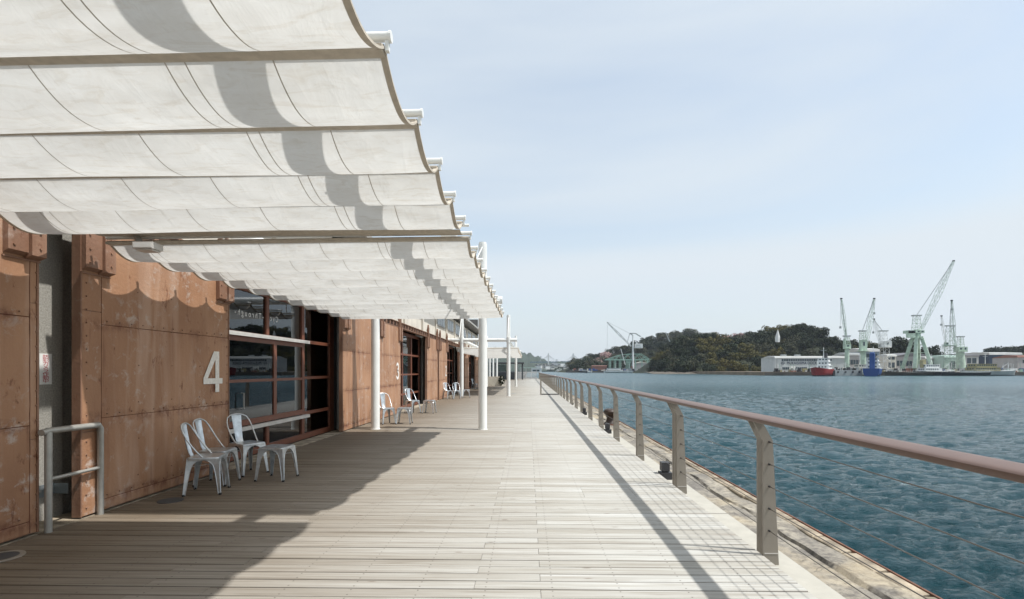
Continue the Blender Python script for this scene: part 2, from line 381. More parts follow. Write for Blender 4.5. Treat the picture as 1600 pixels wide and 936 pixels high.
# kerb beam, quay strip, coping stones
k = MB().box(1.908, 2.20, -5, 96, -2.4, -.08).build('kerb', M['kerb'], kind='structure')
for y in np.arange(.9, 60, 4.8): MB().box(1.909, 2.199, y-.004, y+.004, -.09, -.0785).build('joint', M['dark_gap'], k)
mb = MB(); P = []
for j in range(900):
    y = -5+j*.113
    P.append([(x, y, -.14+.022*noise.noise((x*3, y*2.2, 1))+.03*noise.noise((x*.9+5, y*.8, 3))-(.045 if abs(x-2.55-.06*noise.noise((0, y*.8, 8))) < .02 else 0)) for x in np.linspace(2.202, 2.80, 26)])
mb.grid(P); q = struct(mb, 'quay', M['quay'], 60)
MB().box(2.201, 2.93, -5, 96, -2.5, -.22).build('quay_wall', M['quaywall'], q)
y = -2.0; i = 0; rest = MB()
while y < 96:
    ln = rnd.uniform(.42, .62); g = rnd.uniform(.006, .02)
    t = rest if (y < 2.5 or y > 30) else MB()
    z1 = -.128+rnd.uniform(-.008, .006); x0 = 2.805+rnd.uniform(-.012, .01); x1 = 2.925+rnd.uniform(-.012, .004); c = .012
    vs = []
    for (yy, s_) in ((y+g, 1), (y+ln-g, -1)):
        vs += [(x0, yy, -.24), (x1, yy, -.24), (x1, yy, z1-c), (x1-c, yy+s_*c, z1), (x0+c, yy+s_*c, z1+rnd.uniform(-.005, .003)), (x0, yy, z1-c)]
    t.add(vs, [(0, 1, 2, 3, 4, 5), (11, 10, 9, 8, 7, 6)]+[(i_, 6+i_, 6+(i_+1) % 6, (i_+1) % 6) for i_ in range(6)])
    if t is not rest: t.build('coping_stone', M['stone'], q, 25)
    y += ln
rest.build('far_coping_stones', M['stone'], q, kind='stuff')
MB().box(2.934, 2.952, -5, 96, -.5, -.125).box(2.952, 2.956, -5, 96, -.5, -.2).build('edge_angle', M['edge_steel'], q)
# sea: a sheet of real waves near the quay that opens out with distance
WZ = -1.7
def sea():
    rows = [1.0]
    while rows[-1] < 260: rows.append(rows[-1]+max(.05, rows[-1]*.0068))
    rows = np.array([-6, -4, -2.5, -1.5, -.5]+rows)
    u = np.linspace(0, 1, 560)
    X = np.zeros((len(rows), len(u))); Y = np.zeros_like(X)
    for i, r in enumerate(rows):
        wdt = max(14, abs(r)*1.35+8); X[i] = 2.9+wdt*u**1.25; Y[i] = r
    Z = np.zeros_like(X); g = np.random.RandomState(3)
    D = np.sqrt((X)**2+Y**2)
    for k in range(90):
        lam = .2*(14**g.rand()); th = g.normal(math.radians(100), .42); kx, ky = math.cos(th)*2*math.pi/lam, math.sin(th)*2*math.pi/lam
        a = .0080*lam**.68; ph = g.rand()*6.28
        sp_ = np.maximum(.05, D*.0068)
        fade = np.clip((lam/sp_-3)/3, 0, 1)
        s_ = np.sin(kx*X+ky*Y+ph+.8*np.sin(.31*X-.23*Y+k)); Z += a*fade*(1.15-1.9*np.abs(s_)**1.3)*(.6+.5*np.sin(.27*X*(1+.1*k)+.35*Y+k*2))
    edge = np.clip(np.minimum(u*60, (1-u)*20), 0, 1); Z *= edge
    Z *= np.clip((260-rows)/60, 0, 1)[:, None]
    V = np.stack([X, Y, Z+WZ], -1).reshape(-1, 3); R, C = X.shape
    a = (np.arange(R-1)[:, None]*C+np.arange(C-1)[None]).reshape(-1)
    F = np.stack([a, a+1, a+C+1, a+C], -1)
    me = bpy.data.meshes.new('sea'); me.vertices.add(len(V)); me.vertices.foreach_set('co', V.reshape(-1))
    me.loops.add(F.size); me.loops.foreach_set('vertex_index', F.reshape(-1)); me.polygons.add(len(F))
    me.polygons.foreach_set('loop_start', np.arange(0, F.size, 4)); me.polygons.foreach_set('loop_total', np.full(len(F), 4)); me.update()
    me.polygons.foreach_set('use_smooth', [True]*len(F)); me.materials.append(M['sea'])
    o = bpy.data.objects.new('sea', me); COL.objects.link(o); o['kind'] = 'structure'
sea()
mb = MB(); mb.add([(-9000, -3000, WZ-.12), (9000, -3000, WZ-.12), (9000, 9000, WZ-.12), (-9000, 9000, WZ-.12)], [(0, 1, 2, 3)])
struct(mb, 'open_water', M['sea'])

# ================================================================== WAREHOUSE
wh = thing('warehouse', 'long harbour warehouse with rust brown sliding steel doors and cream upper wall', 'building', (-4.95, 2, 0))
WB = Vector((-4.95, 2, 0))
def wpart(mb, name, mat, parent=wh, smooth=None, label=None):
    o = mb.build(name, mat, parent, smooth, label=label)
    if parent is wh: o.matrix_parent_inverse = Matrix.Translation(-WB)
    return o
PER = 10.35
XF = -4.50          # face of the door leaves
WY0, WY1 = 7.95, 13.3   # opening
for n in range(-1, 5):
    o = n*PER
    m = MB()
    if n < 4: m.box(-5.25, -4.85, o+WY1, o+WY0+PER-2.71+.0, -.1, 3.3); m.box(-5.25, -4.97, o+WY0+PER-2.71, o+WY0+PER, -.1, 3.3)
    if n < 4: wpart(m, 'pier', M['conc'])
m = MB(); m.box(-5.25, -4.95, -9, 50, 3.301, 4.86); wpart(m, 'upper_wall', M['plaster'])
for y in np.arange(-4, 50, 3.45): wpart(MB().box(-4.949, -4.87, y, y+.22, 3.32, 4.85), 'pilaster', M['plaster'])
m = MB(); m.prism([(-4.28, 5.04), (-4.28, 5.16), (-4.95, 5.3), (-13, 7.2), (-13, 7.0), (-4.95, 5.1)], -9, 50.5, 'y'); wpart(m, 'roof', M['roof'])
for y in np.arange(-6, 50, 1.15): wpart(MB().beam((-4.9, y, 5.08), (-4.33, y, 4.99), .06, .12), 'rafter', M['roof'])
for i_, y in enumerate(np.arange(27.5, 48, 3.45)):
    f = MB().box(-4.948, -4.90, y, y+2.5, 3.95, 4.68); fo = wpart(f, 'clerestory', M['roof'])
    for k_ in range(3):
        g = MB().box(-4.899, -4.89, y+.08+k_*.8, y+.82+k_*.8-.04, 4.02, 4.61).build('pane', M['c_win'], fo)
# interior seen through the glass
m = MB(); m.box(-9.2, -9.0, -9, 50, -.1, 3.3); m.box(-9, -5.25, -9, 50, -.12, -.02); m.box(-9, -5.25, -9, 50, 3.31, 3.5); m.box(-13, -9.3, -9, 50, -.1, 7)
m.box(-13, -4.95, 50, 50.3, -.1, 6.5); m.box(-9, -4.95, -9.3, -9, -.1, 6.5)
wpart(m, 'inner_walls', M['inside'])
for y in (9.4, 19.8, 30.2): wpart(MB().tube([(-6.6, y, 0), (-6.6, y, 3.3)], .16, 16), 'inner_column', M['plaster'], smooth=40)
# rail the doors hang from
m = MB(); m.box(-4.62, -4.56, -5, 48, 3.02, 3.18); m.box(-4.62, -4.48, -5, 48, 3.18, 3.20); m.box(-4.62, -4.50, -5, 48, 3.00, 3.02); m.box(-4.849, -4.62, -5, 48, 3.06, 3.12)
for y in np.arange(-4, 48, .42): m.box(-4.53, -4.50, y, y+.07, 3.03, 3.17)
wpart(m, 'door_track', M['door_dark'])

def leaf(y0, y1, digit=None, mirror=False, seed=0):
    """one sliding steel leaf: backing, riveted plates, flanges, hangers"""
    R = random.Random(seed)
    d = MB(); d.box(-4.59, -4.514, y0, y1, .02, 3.02)
    d.box(-4.592, -4.50, y0-.006, y0+.012, .02, 3.0); d.box(-4.592, -4.50, y1-.012, y1+.006, .02, 3.0)
    door = wpart(d, 'sliding_door', M['door_dark'])
    fw = .25 if not mirror else .07
    f0, f1 = (y0+.014, y0+fw) ; g0, g1 = (y0+fw+.008, y1-.014)
    if mirror: f0, f1 = y1-fw, y1-.014; g0, g1 = y0+.014, y1-fw-.008
    zs = [.025, .135, 1.0, 1.985, 3.0]
    rv = MB()
    def plate(a, b, c, e):
        m = MB(); nx, nz = 10, 10; P = []
        for i in range(nz+1):
            z = c+(e-c)*i/nz; row = []
            for j in range(nx+1):
                yy = a+(b-a)*j/nx
                ed = min(j, nx-j, i, nz-i)
                x = XF-.003+.006*noise.noise((yy*1.7+seed, z*1.7, seed*.7))+(.003*noise.noise((yy*6, z*6, seed)))
                if ed == 0: x -= .004; yy += R.uniform(-.0015, .0015)
                row.append((x, yy, z+(R.uniform(-.0015, .0015) if ed == 0 else 0)))
            P.append(row)
        m.grid(P)
        n = len(m.v); c_ = nx+1
        back = [(-4.513, p[1], p[2]) for p in m.v]
        idx = [j for j in range(c_)]+[i*c_+nx for i in range(1, nz+1)]+[nz*c_+j for j in range(nx-1, -1, -1)]+[i*c_ for i in range(nz-1, 0, -1)]
        off = len(m.v); m.v += [back[i] for i in idx]
        for t in range(len(idx)): m.f.append((idx[t], idx[(t+1) % len(idx)], off+(t+1) % len(idx), off+t)); m.m.append(0)
        return m.build('plate', M['door'], door, 35)
    def rivet(yy, z, r=.011):
        x = XF-.002
        vs = [(x, yy+r*math.cos(a), z+r*math.sin(a)) for a in [k*math.pi/3 for k in range(6)]]+[(x+.009, yy+r*.5*math.cos(a), z+r*.5*math.sin(a)) for a in [k*math.pi/3 for k in range(6)]]
        rv.add(vs, [(k, (k+1) % 6, 6+(k+1) % 6, 6+k) for k in range(6)]+[tuple(range(6, 12))])
    for i in range(4):
        a, b = zs[i]+.004, zs[i+1]-.004
        plate(g0, g1, a, b)
    for a, b in ((.025, .87), (.878, 2.11), (2.118, 3.0)): plate(f0, f1, a, b)
    for z in np.arange(.1, 3.0, .135): rivet(f0+.05, z); rivet((g1-.04) if not mirror else g0+.04, z)
    for yy in np.arange(g0+.06, g1, .17):
        for z in zs[1:4]: rivet(yy, z+.04, .009)
    for yy in np.arange(g0+.5, g1-.3, .55):
        for z in np.arange(.3, 2.9, .42): rivet(yy+R.uniform(-.01, .01), z, .008)
    rv.build('rivets', M['door_dark'], door, kind='stuff')
    # rust along the seams
    ru = MB()
    for z in zs[1:4]: ru.box(-4.516, XF-.0085, g0, g1, z-.0045, z+.0045)
    ru.box(-4.516, XF-.009, *( (f1+.001, g0-.001) if not mirror else (g1+.001, f0-.001)), .03, 3.0)
    ru.build('rust_seam', M['rust'], door)
    for k, (ya, yb) in enumerate(((y0, y0+.34), (y1-.32, y1))):
        h = MB(); h.prism([(XF+.001, 2.52), (XF+.05, 2.55), (XF+.05, 3.01), (XF+.001, 3.01)], ya, yb-.14, 'y')
        h.prism([(XF+.001, 2.50), (XF+.08, 2.53), (XF+.08, 3.01), (XF+.001, 3.01)], yb-.138, yb, 'y')
        h.box(XF+.001, XF+.012, ya-.01, yb+.01, 2.485, 2.50)
        for z in (2.60, 2.74, 2.88):
            for yy in (ya+.05, yb-.06): h.tube([(XF+.04, yy, z), (XF+.09 if yy > ya+.1 else XF+.06, yy, z)], .012, 6)
        # strap and eye above the track
        yc = (ya+yb)/2
        for sx in (-.075, .075): h.box(XF-.02, XF+.05, yc+sx-.022, yc+sx+.022, 3.0, 3.42)
        pts = [(yc+.075*math.cos(a), 3.42+.1*math.sin(a)) for a in np.linspace(0, math.pi, 9)]
        for p, q_ in zip(pts[:-1], pts[1:]): h.beam((XF+.015, p[0], p[1]), (XF+.015, q_[0], q_[1]), .07, .044, up=(1, 0, 0))
        h.tube([(XF-.05, yc, 3.3), (XF+.03, yc, 3.3)], .05, 12)
        h.build('hanger', M['door_dark'], door)
    hm = MB(); hy = y1-.2 if digit is None else y0+.12
    hm.tube([(XF, hy, .98), (XF+.05, hy, .98), (XF+.05, hy, 1.2), (XF, hy, 1.2)], .007, 6); hm.build('handle', M['door_dark'], door) if digit is None and y0 > 5 else None
    if digit:
        t = text_mesh(digit, .58*DIGW[digit][0], DIGW[digit][1])
        t.data.materials.append(M['digit']); t.name = 'painted_number'; t.parent = door
        t.matrix_basis = Matrix.Translation((XF+.0075, y1-.62+DIGW[digit][2], 1.19)) @ Matrix(((0, 0, 1, 0), (1, 0, 0, 0), (0, 1, 0, 0), (0, 0, 0, 1)))
    return door
# painted numerals drawn as strokes (x right, y up, cap height 0.585)
def stroke_poly(mb, pts, wd, closed=False):
    pts = [Vector((p[0], p[1], 0)) for p in pts]; n = len(pts); L_, R_ = [], []
    for i, p in enumerate(pts):
        a = (p-pts[i-1]) if i > 0 else (pts[1]-p); b = (pts[i+1]-p) if i < n-1 else (p-pts[i-1])
        a.normalize(); b.normalize(); t = (a+b).normalized(); nrm = Vector((-t.y, t.x, 0)); k = wd/2/max(.5, nrm.dot(Vector((-a.y, a.x, 0))))
        L_.append(p+nrm*k); R_.append(p-nrm*k)
    mb.add(L_+R_, [(i, i+1, n+i+1, n+i) for i in range(n-1)])
def arc(cx, cy, rx, ry, a0, a1, n=14): return [(cx+rx*math.cos(math.radians(a)), cy+ry*math.sin(math.radians(a))) for a in np.linspace(a0, a1, n)]
DIGW = {d: (1, 1, 0) for d in '1234'}
def text_mesh(dg, sx, sy):
    m = MB(); wd = .088
    if dg == '4':
        m.add([(0, .12, 0), (.44, .12, 0), (.44, .20, 0), (0, .20, 0)], [(0, 1, 2, 3)])
        m.add([(.27, 0, 0), (.36, 0, 0), (.36, .119, 0), (.27, .119, 0)], [(0, 1, 2, 3)])
        m.add([(.27, .201, 0), (.36, .201, 0), (.36, .585, 0), (.27, .585, 0)], [(0, 1, 2, 3)])
        m.add([(0, .201, 0), (.095, .201, 0), (.269, .47, 0), (.269, .585, 0), (.235, .585, 0)], [(0, 1, 2, 3, 4)])
    if dg == '3':
        stroke_poly(m, arc(.17, .435, .125, .108, 160, -80)+[(.13, .325)], wd)
        stroke_poly(m, [(.13, .3249)]+arc(.17, .165, .14, .122, 75, -165), wd)
    if dg == '2':
        stroke_poly(m, arc(.17, .42, .128, .122, 165, -20)+[(.06, .09), (.05, .044)], wd)
        m.add([(.005, 0, .0005), (.33, 0, .0005), (.33, .088, .0005), (.005, .088, .0005)], [(0, 1, 2, 3)])
    if dg == '1':
        m.add([(.14, 0, 0), (.23, 0, 0), (.23, .585, 0), (.15, .585, 0)], [(0, 1, 2, 3)]); m.add([(.02, .47, .0005), (.02, .37, .0005), (.14, .45, .0005), (.149, .585, .0005)], [(0, 1, 2, 3)])
    me = bpy.data.meshes.new('painted_number'); me.from_pydata(m.v, [], m.f); me.update()
    o = bpy.data.objects.new('painted_number', me); COL.objects.link(o); return o
for n in range(-1, 4):
    o = n*PER
    leaf(o+5.07, o+7.62, {0: '4', 1: '3', 2: '2', 3: '1'}.get(n), False, n+20)
    leaf(o+12.34, o+14.97, None, True, n+40)
# base slab strip along the door feet
wpart(MB().box(-4.849, -4.505, -5, 48, -.15, .004), 'sill_strip', M['stone'])

# windows
def window(n):
    o = n*PER; X0, X1 = -4.98, -4.90
    fr = MB(); y0, y1 = o+7.97, o+12.83
    ms = [o+8.02, o+9.55, o+11.07, o+12.6]
    fr.box(X0, X1, y0, y1, 2.88, 3.0); fr.box(X0, X1, y0, y1, .005, .12)
    for y, wd in ((ms[0], .05), (ms[1], .05), (ms[2], .06), (ms[3]+.09, .14)): fr.box(X0, X1-.002, y-wd, y+wd, .12, 2.88)
    fr.box(X0, X1-.004, ms[0]+.05, ms[3]-.05, 2.10, 2.17)
    ba_ = ms[2]+.06 if n <= 0 else ms[0]+.05
    fr.box(X0, X1-.006, ba_, ms[3]-.05, 1.31, 1.37); fr.box(X0, X1-.006, ba_, ms[3]-.05, .53, .60)
    win = wpart(fr, 'window', M['frame'])
    for i in range(3):
        MB().box(-4.945, -4.935, ms[i]+.05, ms[i+1]-.05, 2.165, 2.885).build('pane', M['glass'], win)
        MB().box(-4.945, -4.935, ms[i]+.05, ms[i+1]-.05, .115, .535).build('pane', M['glass'], win)
    for a, b in ((1.365, 2.105), (.595, 1.315)): MB().box(-4.945, -4.935, ms[2]+.05, ms[3]-.045, a, b).build('pane', M['glass'], win)
    if n > 0:
        for i in range(2):
            for a, b in ((1.365, 2.105), (.595, 1.315)): MB().box(-4.945, -4.935, ms[i]+.05, ms[i+1]-.05, a, b).build('pane', M['glass'], win)
    # sliding sashes in front (near windows only)
    for (a, b, xs) in () if n > 0 else ((o+8.06, o+9.75, -4.85), (o+9.76, o+11.02, -4.87)):
        s_ = MB(); x0 = xs-.05
        s_.box(x0, xs, a, b, 2.0, 2.09); s_.box(x0, xs, a, b, .56, .66); s_.box(x0, xs-.002, a+.07, b-.07, 1.30, 1.35)
        s_.box(x0, xs-.001, a, a+.07, .66, 2.0); s_.box(x0, xs-.001, b-.07, b, .66, 2.0)
        sh = s_.build('sash', M['frame'], win)
        for c, e in ((1.345, 2.005), (.655, 1.305)): MB().box(x0+.02, x0+.03, a+.065, b-.065, c, e).build('pane', M['glass'], win)
        if n == 0 and a < o+9: pass
    if n <= 0: MB().tube([(-4.85, o+8.55, .85), (-4.80, o+8.55, .85), (-4.80, o+8.55, 1.12), (-4.85, o+8.55, 1.12)], .010, 8).build('pull_handle', M['galv'], win)
    if n <= 0: t = MB(); t.box(-4.85, -4.79, o+8.0, o+11.15, 2.11, 2.15); t.box(-4.81, -4.79, o+8.0, o+11.15, 2.085, 2.109); t.build('upper_track', M['track'], win)
    if n <= 0: t = MB(); t.box(-4.87, -4.79, o+8.0, o+11.15, .505, .545); t.box(-4.81, -4.79, o+8.0, o+11.15, .48, .504); t.build('lower_track', M['track'], win)
    MB().tube([(-4.86, o+13.0, 0), (-4.86, o+13.0, 3.0)], .045, 12).build('downpipe', M['galv'], win, 40)
    MB().box(-5.25, -4.90, o+12.85, o+13.29, 0, 3.0).build('dark_jamb', M['slate'], win)
    return win
wins = [window(n) for n in range(-1, 4)]
# mirrored lettering on the glass of the first window
def text_obj(s, size, mat, name, extr=0, align='LEFT', space=1.0):
    c = bpy.data.curves.new(name, 'FONT'); c.body = s; c.size = size; c.extrude = extr; c.align_x = align; c.space_character = space
    t = bpy.data.objects.new(name, c); COL.objects.link(t); bpy.context.view_layer.update()
    me = bpy.data.meshes.new_from_object(t.evaluated_get(bpy.context.evaluated_depsgraph_get()))
    bpy.data.objects.remove(t); o = bpy.data.objects.new(name, me); COL.objects.link(o)
    me.materials.clear(); me.materials.append(mat); return o
t = text_obj('Cycle-Through-', .15, M['white'], 'lettering', 0, 'LEFT', 1.55)
t.parent = wins[1]; t.matrix_basis = Matrix.Translation((-4.93, 10.0, 2.45)) @ Matrix(((0, 0, 1, 0), (-1, 0, 0, 0), (0, 1, 0, 0), (0, 0, 0, 1)))
# pilaster sign, bracket, safety rail, covers
sg = thing('warning_sign', 'narrow white sign with vertical red Japanese text on the concrete pier', 'sign', (-4.848, 5.05, 1.36))
MB().box(0, .004, -.065, .065, 0, .31).build('sign_plate', M['signwhite'], sg)
for i, ch in enumerate('防犯カメラ作動中'):
    t = text_obj(ch, .044, M['signred'], 'character', .0003, 'CENTER'); t.parent = sg
    t.matrix_basis = Matrix.Translation((.0047, 0, .262-i*.0345)) @ Matrix(((0, 0, 1, 0), (1.6, 0, 0, 0), (0, 1, 0, 0), (0, 0, 0, 1)))
br = thing('steel_bracket', 'grey bent steel bracket plate bolted low on the concrete pier', 'bracket', (-4.84, 5.0, .3))
MB().box(0, .008, -.12, .12, -.06, .06).build('mounting_plate', M['plate'], br)
MB().box(.0, .16, .1205, .128, -.05, .055).build('arm', M['plate'], br)
MB().tube([(.008, -.03, 0), (.02, -.03, 0)], .014, 6).build('bolt', M['galv'], br)
sr = thing('safety_rail', 'grey galvanised pipe safety rail guarding the gap between two doors', 'railing', (-4.445, 4.66, 0))
MB().tube([(0, 0, 0), (0, 0, .93)], .03, 12).build('post', M['galv'], sr, 40)
MB().tube([(-.02, .60, 0), (-.02, .60, .90), (-.02, .57, .935)], .03, 12).build('post', M['galv'], sr, 40)
MB().tube([(0, -.07, .93), (-.01, .0, .94), (-.02, .58, .935)], .03, 12).build('top_rail', M['galv'], sr, 40)
MB().tube([(0, .02, .49), (-.02, .60, .49)], .018, 10).build('middle_rail', M['galv'], sr, 40)
mc = thing('round_deck_cover', 'round metal cover set in the planks by the nearest rusty door', 'cover', (-4.24, 4.03, .003))
MB().tube([(0, 0, -.01), (0, 0, .004)], .115, 28).build('lid', M['slate'], mc, 30)
rg = MB(); P = [[(r_*math.cos(a), r_*math.sin(a), z) for a in np.linspace(0, 2*math.pi, 33)] for r_, z in ((.117, -.01), (.117, .005), (.152, .005), (.154, -.01))]
rg.grid(P).build('rim', M['post'], mc, 30)
mc = thing('small_deck_cover', 'small round cover in the planks beside the chair nearest the camera', 'cover', (-4.12, 5.82, .003))
MB().tube([(0, 0, -.01), (0, 0, .004)], .13, 24).build('lid', M['slate'], mc, 30)

# ================================================================== CANOPIES
ZC, XR, XL = 2.845, -.60, -4.30
def zc(x): return ZC+(x-XR)*.008
def canopy(label, nodes_, y_end_tube=None, group='fabric canopies over the boardwalk', fine=True):
    c = thing('canopy', label, 'canopy', (-2.45, nodes_[0], ZC)); inv = Matrix.Translation((2.45, -nodes_[0], -ZC))
    def part(mb, nm, mt, sm=None, par=None):
        o = mb.build(nm, mt, par or c, sm); 
        if par is None: o.matrix_parent_inverse = inv
        return o
    nx = 26 if fine else 8; ny = 16 if fine else 6
    for i in range(len(nodes_)-1):
        a, b = nodes_[i], nodes_[i+1]; L_ = b-a; R = random.Random(int(a*100)); sag = .135*R.uniform(.92, 1.08)*(L_/.63)
        ph = R.uniform(0, 9)
        def prof(x, t):
            s_ = sag*(1+.06*math.sin(x*1.7+ph))*4*t*(1-t)
            s_ += .004*noise.noise((x*3, t*4, a))*math.sin(math.pi*t)
            edge = min(abs(x-XR), abs(x-XL)); s_ += -.012*math.exp(-edge*5)*math.sin(math.pi*t)
            return (x, a+L_*t, zc(x)-s_)
        m = MB(); m.grid([[prof(XL+(XR-XL)*j/nx, k/ny) for j in range(nx+1)] for k in range(ny+1)])
        p = part(m, 'fabric_panel', M['fabric'], 60)
        if not fine and False: continue
        for xe, sg_ in ((XR, 1), (XL, -1)):
            bd = MB()
            pts = [Vector(prof(xe, k/ny)) for k in range(ny+1)]
            rows = [[(q.x+dx*sg_, q.y, q.z+dz) for q in pts] for dx, dz in ((-.022, -.005), (.005, -.006), (.005, .006), (-.022, .004), (-.022, -.005))]
            bd.grid(rows)
            bd.build('edge_binding', M['hem'], p, 40)
        if fine:
            for xs in (-1.07, -1.47, -1.55, -2.14, -2.75, -3.33, -3.86, -3.95):  # thin strips under the fabric, drawn in place of the wires' cast shadows
                xs2 = xs+R.uniform(-.012, .012)
                rows = [[(xs2+d, prof(xs2, k/ny)[1], prof(xs2, k/ny)[2]-.0035) for k in range(ny+1)] for d in (-.0028, .0028)]
                MB().grid(rows).build('wire_shadow', M['wire_shadow'], p)
    for i, y in enumerate(nodes_):
        hm = MB(); pr = [(-.040, 0), (-.03, -.020), (.03, -.020), (.040, 0), (.0, .02)]
        vs = []
        for x in (XL, XR): vs += [(x, y+u, zc(x)+v-.008) for u, v in pr]
        n_ = len(pr); hm.add(vs, [tuple(range(n_)), tuple(range(n_, 2*n_))[::-1]]+[(k, n_+k, n_+(k+1) % n_, (k+1) % n_) for k in range(n_)])
        part(hm, 'hem_pocket', M['hem'], 30)
        tb = MB(); tb.tube([(XL-.012, y, zc(XL)+.042), (XR+.022, y, zc(XR)+.042)], .020, 12)
        t_ = part(tb, 'carrier_tube', M['white'], 40)
        e = MB(); e.box(XR+.006, XR+.022, y-.01, y+.012, ZC-.02, ZC+.022); e.tube([(XR+.022, y, ZC+.042), (XR+.032, y, ZC+.042)], .0235, 12)
        e.build('end_clip', M['white'], t_)
    return c
n1_ = [4.638-.63*k for k in range(11, -1, -1)]
n2_ = [5.16, 5.775]+[5.775+.63*k for k in range(1, 11)]
canopy('cream fabric canopy directly overhead, the nearest one, with wavy swags', n1_)
canopy('cream fabric canopy in the middle, ending at the pair of near white columns', n2_)
canopy('far cream fabric canopy beyond the open gap in the roofing', [30.6+.95*k for k in range(9)], fine=False)
canopy('farthest cream fabric canopy ending above the most distant white column', [39.6+.95*k for k in range(9)], fine=False)
# white bar across at the start of the middle canopy and floodlight
def frame(label, ya, yb, rod):
    f = thing('pergola', label, 'frame', (-1.16, yb if ya < 0 else ya, 0)); inv = Matrix.Translation((1.16, -(yb if ya < 0 else ya), 0))
    def part(mb, nm, mt, sm=40, par=None):
        o = mb.build(nm, mt, par or f, sm)
        if par is None: o.matrix_parent_inverse = inv
        return o
    for y in (ya, yb):
        for x in ((-1.16, -3.91) if y > 0 else (-.86, -3.61)):
            m = MB(); m.tube([(x, y, -.03), (x, y, 4.72)], .109, 24); c = part(m, 'column', M['white'])
            b = MB(); b.tube([(x, y, .0), (x, y, .012)], .125, 24); b.build('base_ring', M['white'], c, 40)
            b = MB(); b.tube([(x, y, 4.72), (x, y, 4.76)], .095, 16)
            for dy in (-.11, .11): b.tube([(x, y+dy, 4.62), (x, y+dy*1.3, 4.62)], .02, 8)
            b.build('cap', M['white'], c, 40)
            b = MB(); b.tube([(x, y, 3.12), (x, y, 3.46)], .128, 24); b.build('collar', M['white'], c, 40)
            sgn = -1 if y == yb else 1
            for s_ in rod[y]:
                r_ = MB(); r_.tube([(x, y+.11*s_, 4.62), (x, y+(3.0 if ya < 0 else 1.0 if s_ < 0 else 3.0)*s_, 3.38)], .014, 8); part(r_, 'stay_rod', M['white'])
        m = MB(); m.tube([(-4.72, y, 3.29), (-.66, y, 3.29)], .098, 20); part(m, 'cross_tube', M['white'])
    for x in (-1.16, -3.91):
        m = MB(); m.tube([(x+(.30 if ya < 0 else 0), ya, 3.29), (x, yb, 3.29)], .1, 20); part(m, 'long_tube', M['white'])
    for y in np.arange(ya+1.5, yb-.5, 3.0):
        for x in (-1.16, -3.91): part(MB().tube([(x, y, 3.2), (x, y, 2.93)], .012, 6), 'hanger_rod', M['white'])
    return f
frame('white tube frame of the near canopies, two columns where the shade ends', -4.0, 13.02, {-4.0: [1], 13.02: [-1]})
frame('white tube frame of the far canopies, standing beyond the sunny gap', 30.0, 48.0, {30.0: [-1, 1], 48.0: [-1]})
fl = thing('floodlight', 'small grey floodlight hanging from the canopy bar beside the door', 'lamp', (-3.78, 5.02, 2.80))
MB().box(-.09, .11, -.09, .06, -.105, -.04).box(-.07, .09, -.07, .05, -.12, -.106).build('housing', M['track'], fl)
MB().box(-.08, .10, -.094, -.09, -.095, -.05).build('lens', M['white'], fl)
MB().tube([(-.20, .08, .11), (-.07, 0, -.05)], .028, 10).build('neck', M['galv'], fl, 40)
cb = MB().tube([(-4.30, 5.10, 2.93), (-.59, 5.10, 2.95)], .015, 12).build('canopy_crossbar', M['white'], None, 40)
gf = MB(); gf.grid([[(x, 4.93+.105*k, 2.862-.012*math.sin(math.pi*k/2)) for k in range(3)] for x in np.linspace(-4.3, -.66, 12)]); gf = gf.build('gap_strip', M['hem'], None); tag(gf, 'narrow taupe cloth strip closing the gap between the near canopies', 'strip')
tag(cb, 'thin white bar across the walkway in the gap between near canopies', 'bar')

# ================================================================== RAILING
rl = thing('waterfront_railing', 'long taupe waterfront railing with a mauve brown handrail and steel cables', 'railing', (1.95, 4.2, 0))
RI = Matrix.Translation((-1.95, -4.2, 0))
def rpart(mb, nm, mt, sm=None, par=None):
    o = mb.build(nm, mt, par or rl, sm)
    if par is None: o.matrix_parent_inverse = RI
    return o
def post_mesh(dep, y0=0):
    m = MB(); a = [(1.908, -.10), (2.035, -.10), (1.985, .93), (1.905, 1.075), (1.835, 1.092), (1.83, 1.085), (1.908, .93)]
    m.prism(a, y0, y0+.016, 'y'); return m
psh = post_mesh(0).mesh('post', M['post'])
spc = MB().box(1.93, 2.0, .0165, .106, 1.0, 1.03).box(1.93, 2.02, .0165, .106, -.09, -.02).mesh('spacer', M['post'])
ys = [4.195+2.405*k for k in range(-3, 38)]
for i, y in enumerate(ys):
    dbl = (i-4) % 5 == 0
    for kk, yy in enumerate((y, y+.106, y+.212) if dbl else (y, y+.106)):
        p = inst('post', psh, rl, (0, 0, 0)); p.matrix_parent_inverse = RI; p.location = (0, yy, 0)
        if kk == 0 and y < 30:
            MB().box(1.918, 2.026, -.0025, 0, .012, .018).build('joint_line', M['track'], p)
            sc_ = MB()
            for z in (.92, .74, .56, .38, .2): sc_.tube([(1.953, -.02, z), (1.953, 0, z)], .008, 6)
            sc_.build('cable_ferrules', M['black'], p)
for z in (.92, .74, .56, .38, .2):
    rpart(MB().tube([(1.953, -4, z), (1.953, 94, z)], .0035, 6), 'cable', M['cable'])
hp = []
for t in np.linspace(0, 2*math.pi, 20, endpoint=False):
    c_, s_ = math.cos(t), math.sin(t); sgn = lambda v: (1 if v > 0 else -1)
    hp.append((.070*sgn(c_)*abs(c_)**.6, .024*sgn(s_)*abs(s_)**.5))
tl = math.radians(7); hp = [(1.866+u*math.cos(tl)-v*math.sin(tl), 1.113+u*math.sin(tl)+v*math.cos(tl)) for u, v in hp]
segs = [-4, 1.715]+[1.715+4.81*k for k in range(1, 20)]
for a, b in zip(segs[:-1], segs[1:]): rpart(MB().prism(hp, a+.0015, b-.0015, 'y'), 'handrail', M['hand'], 35)
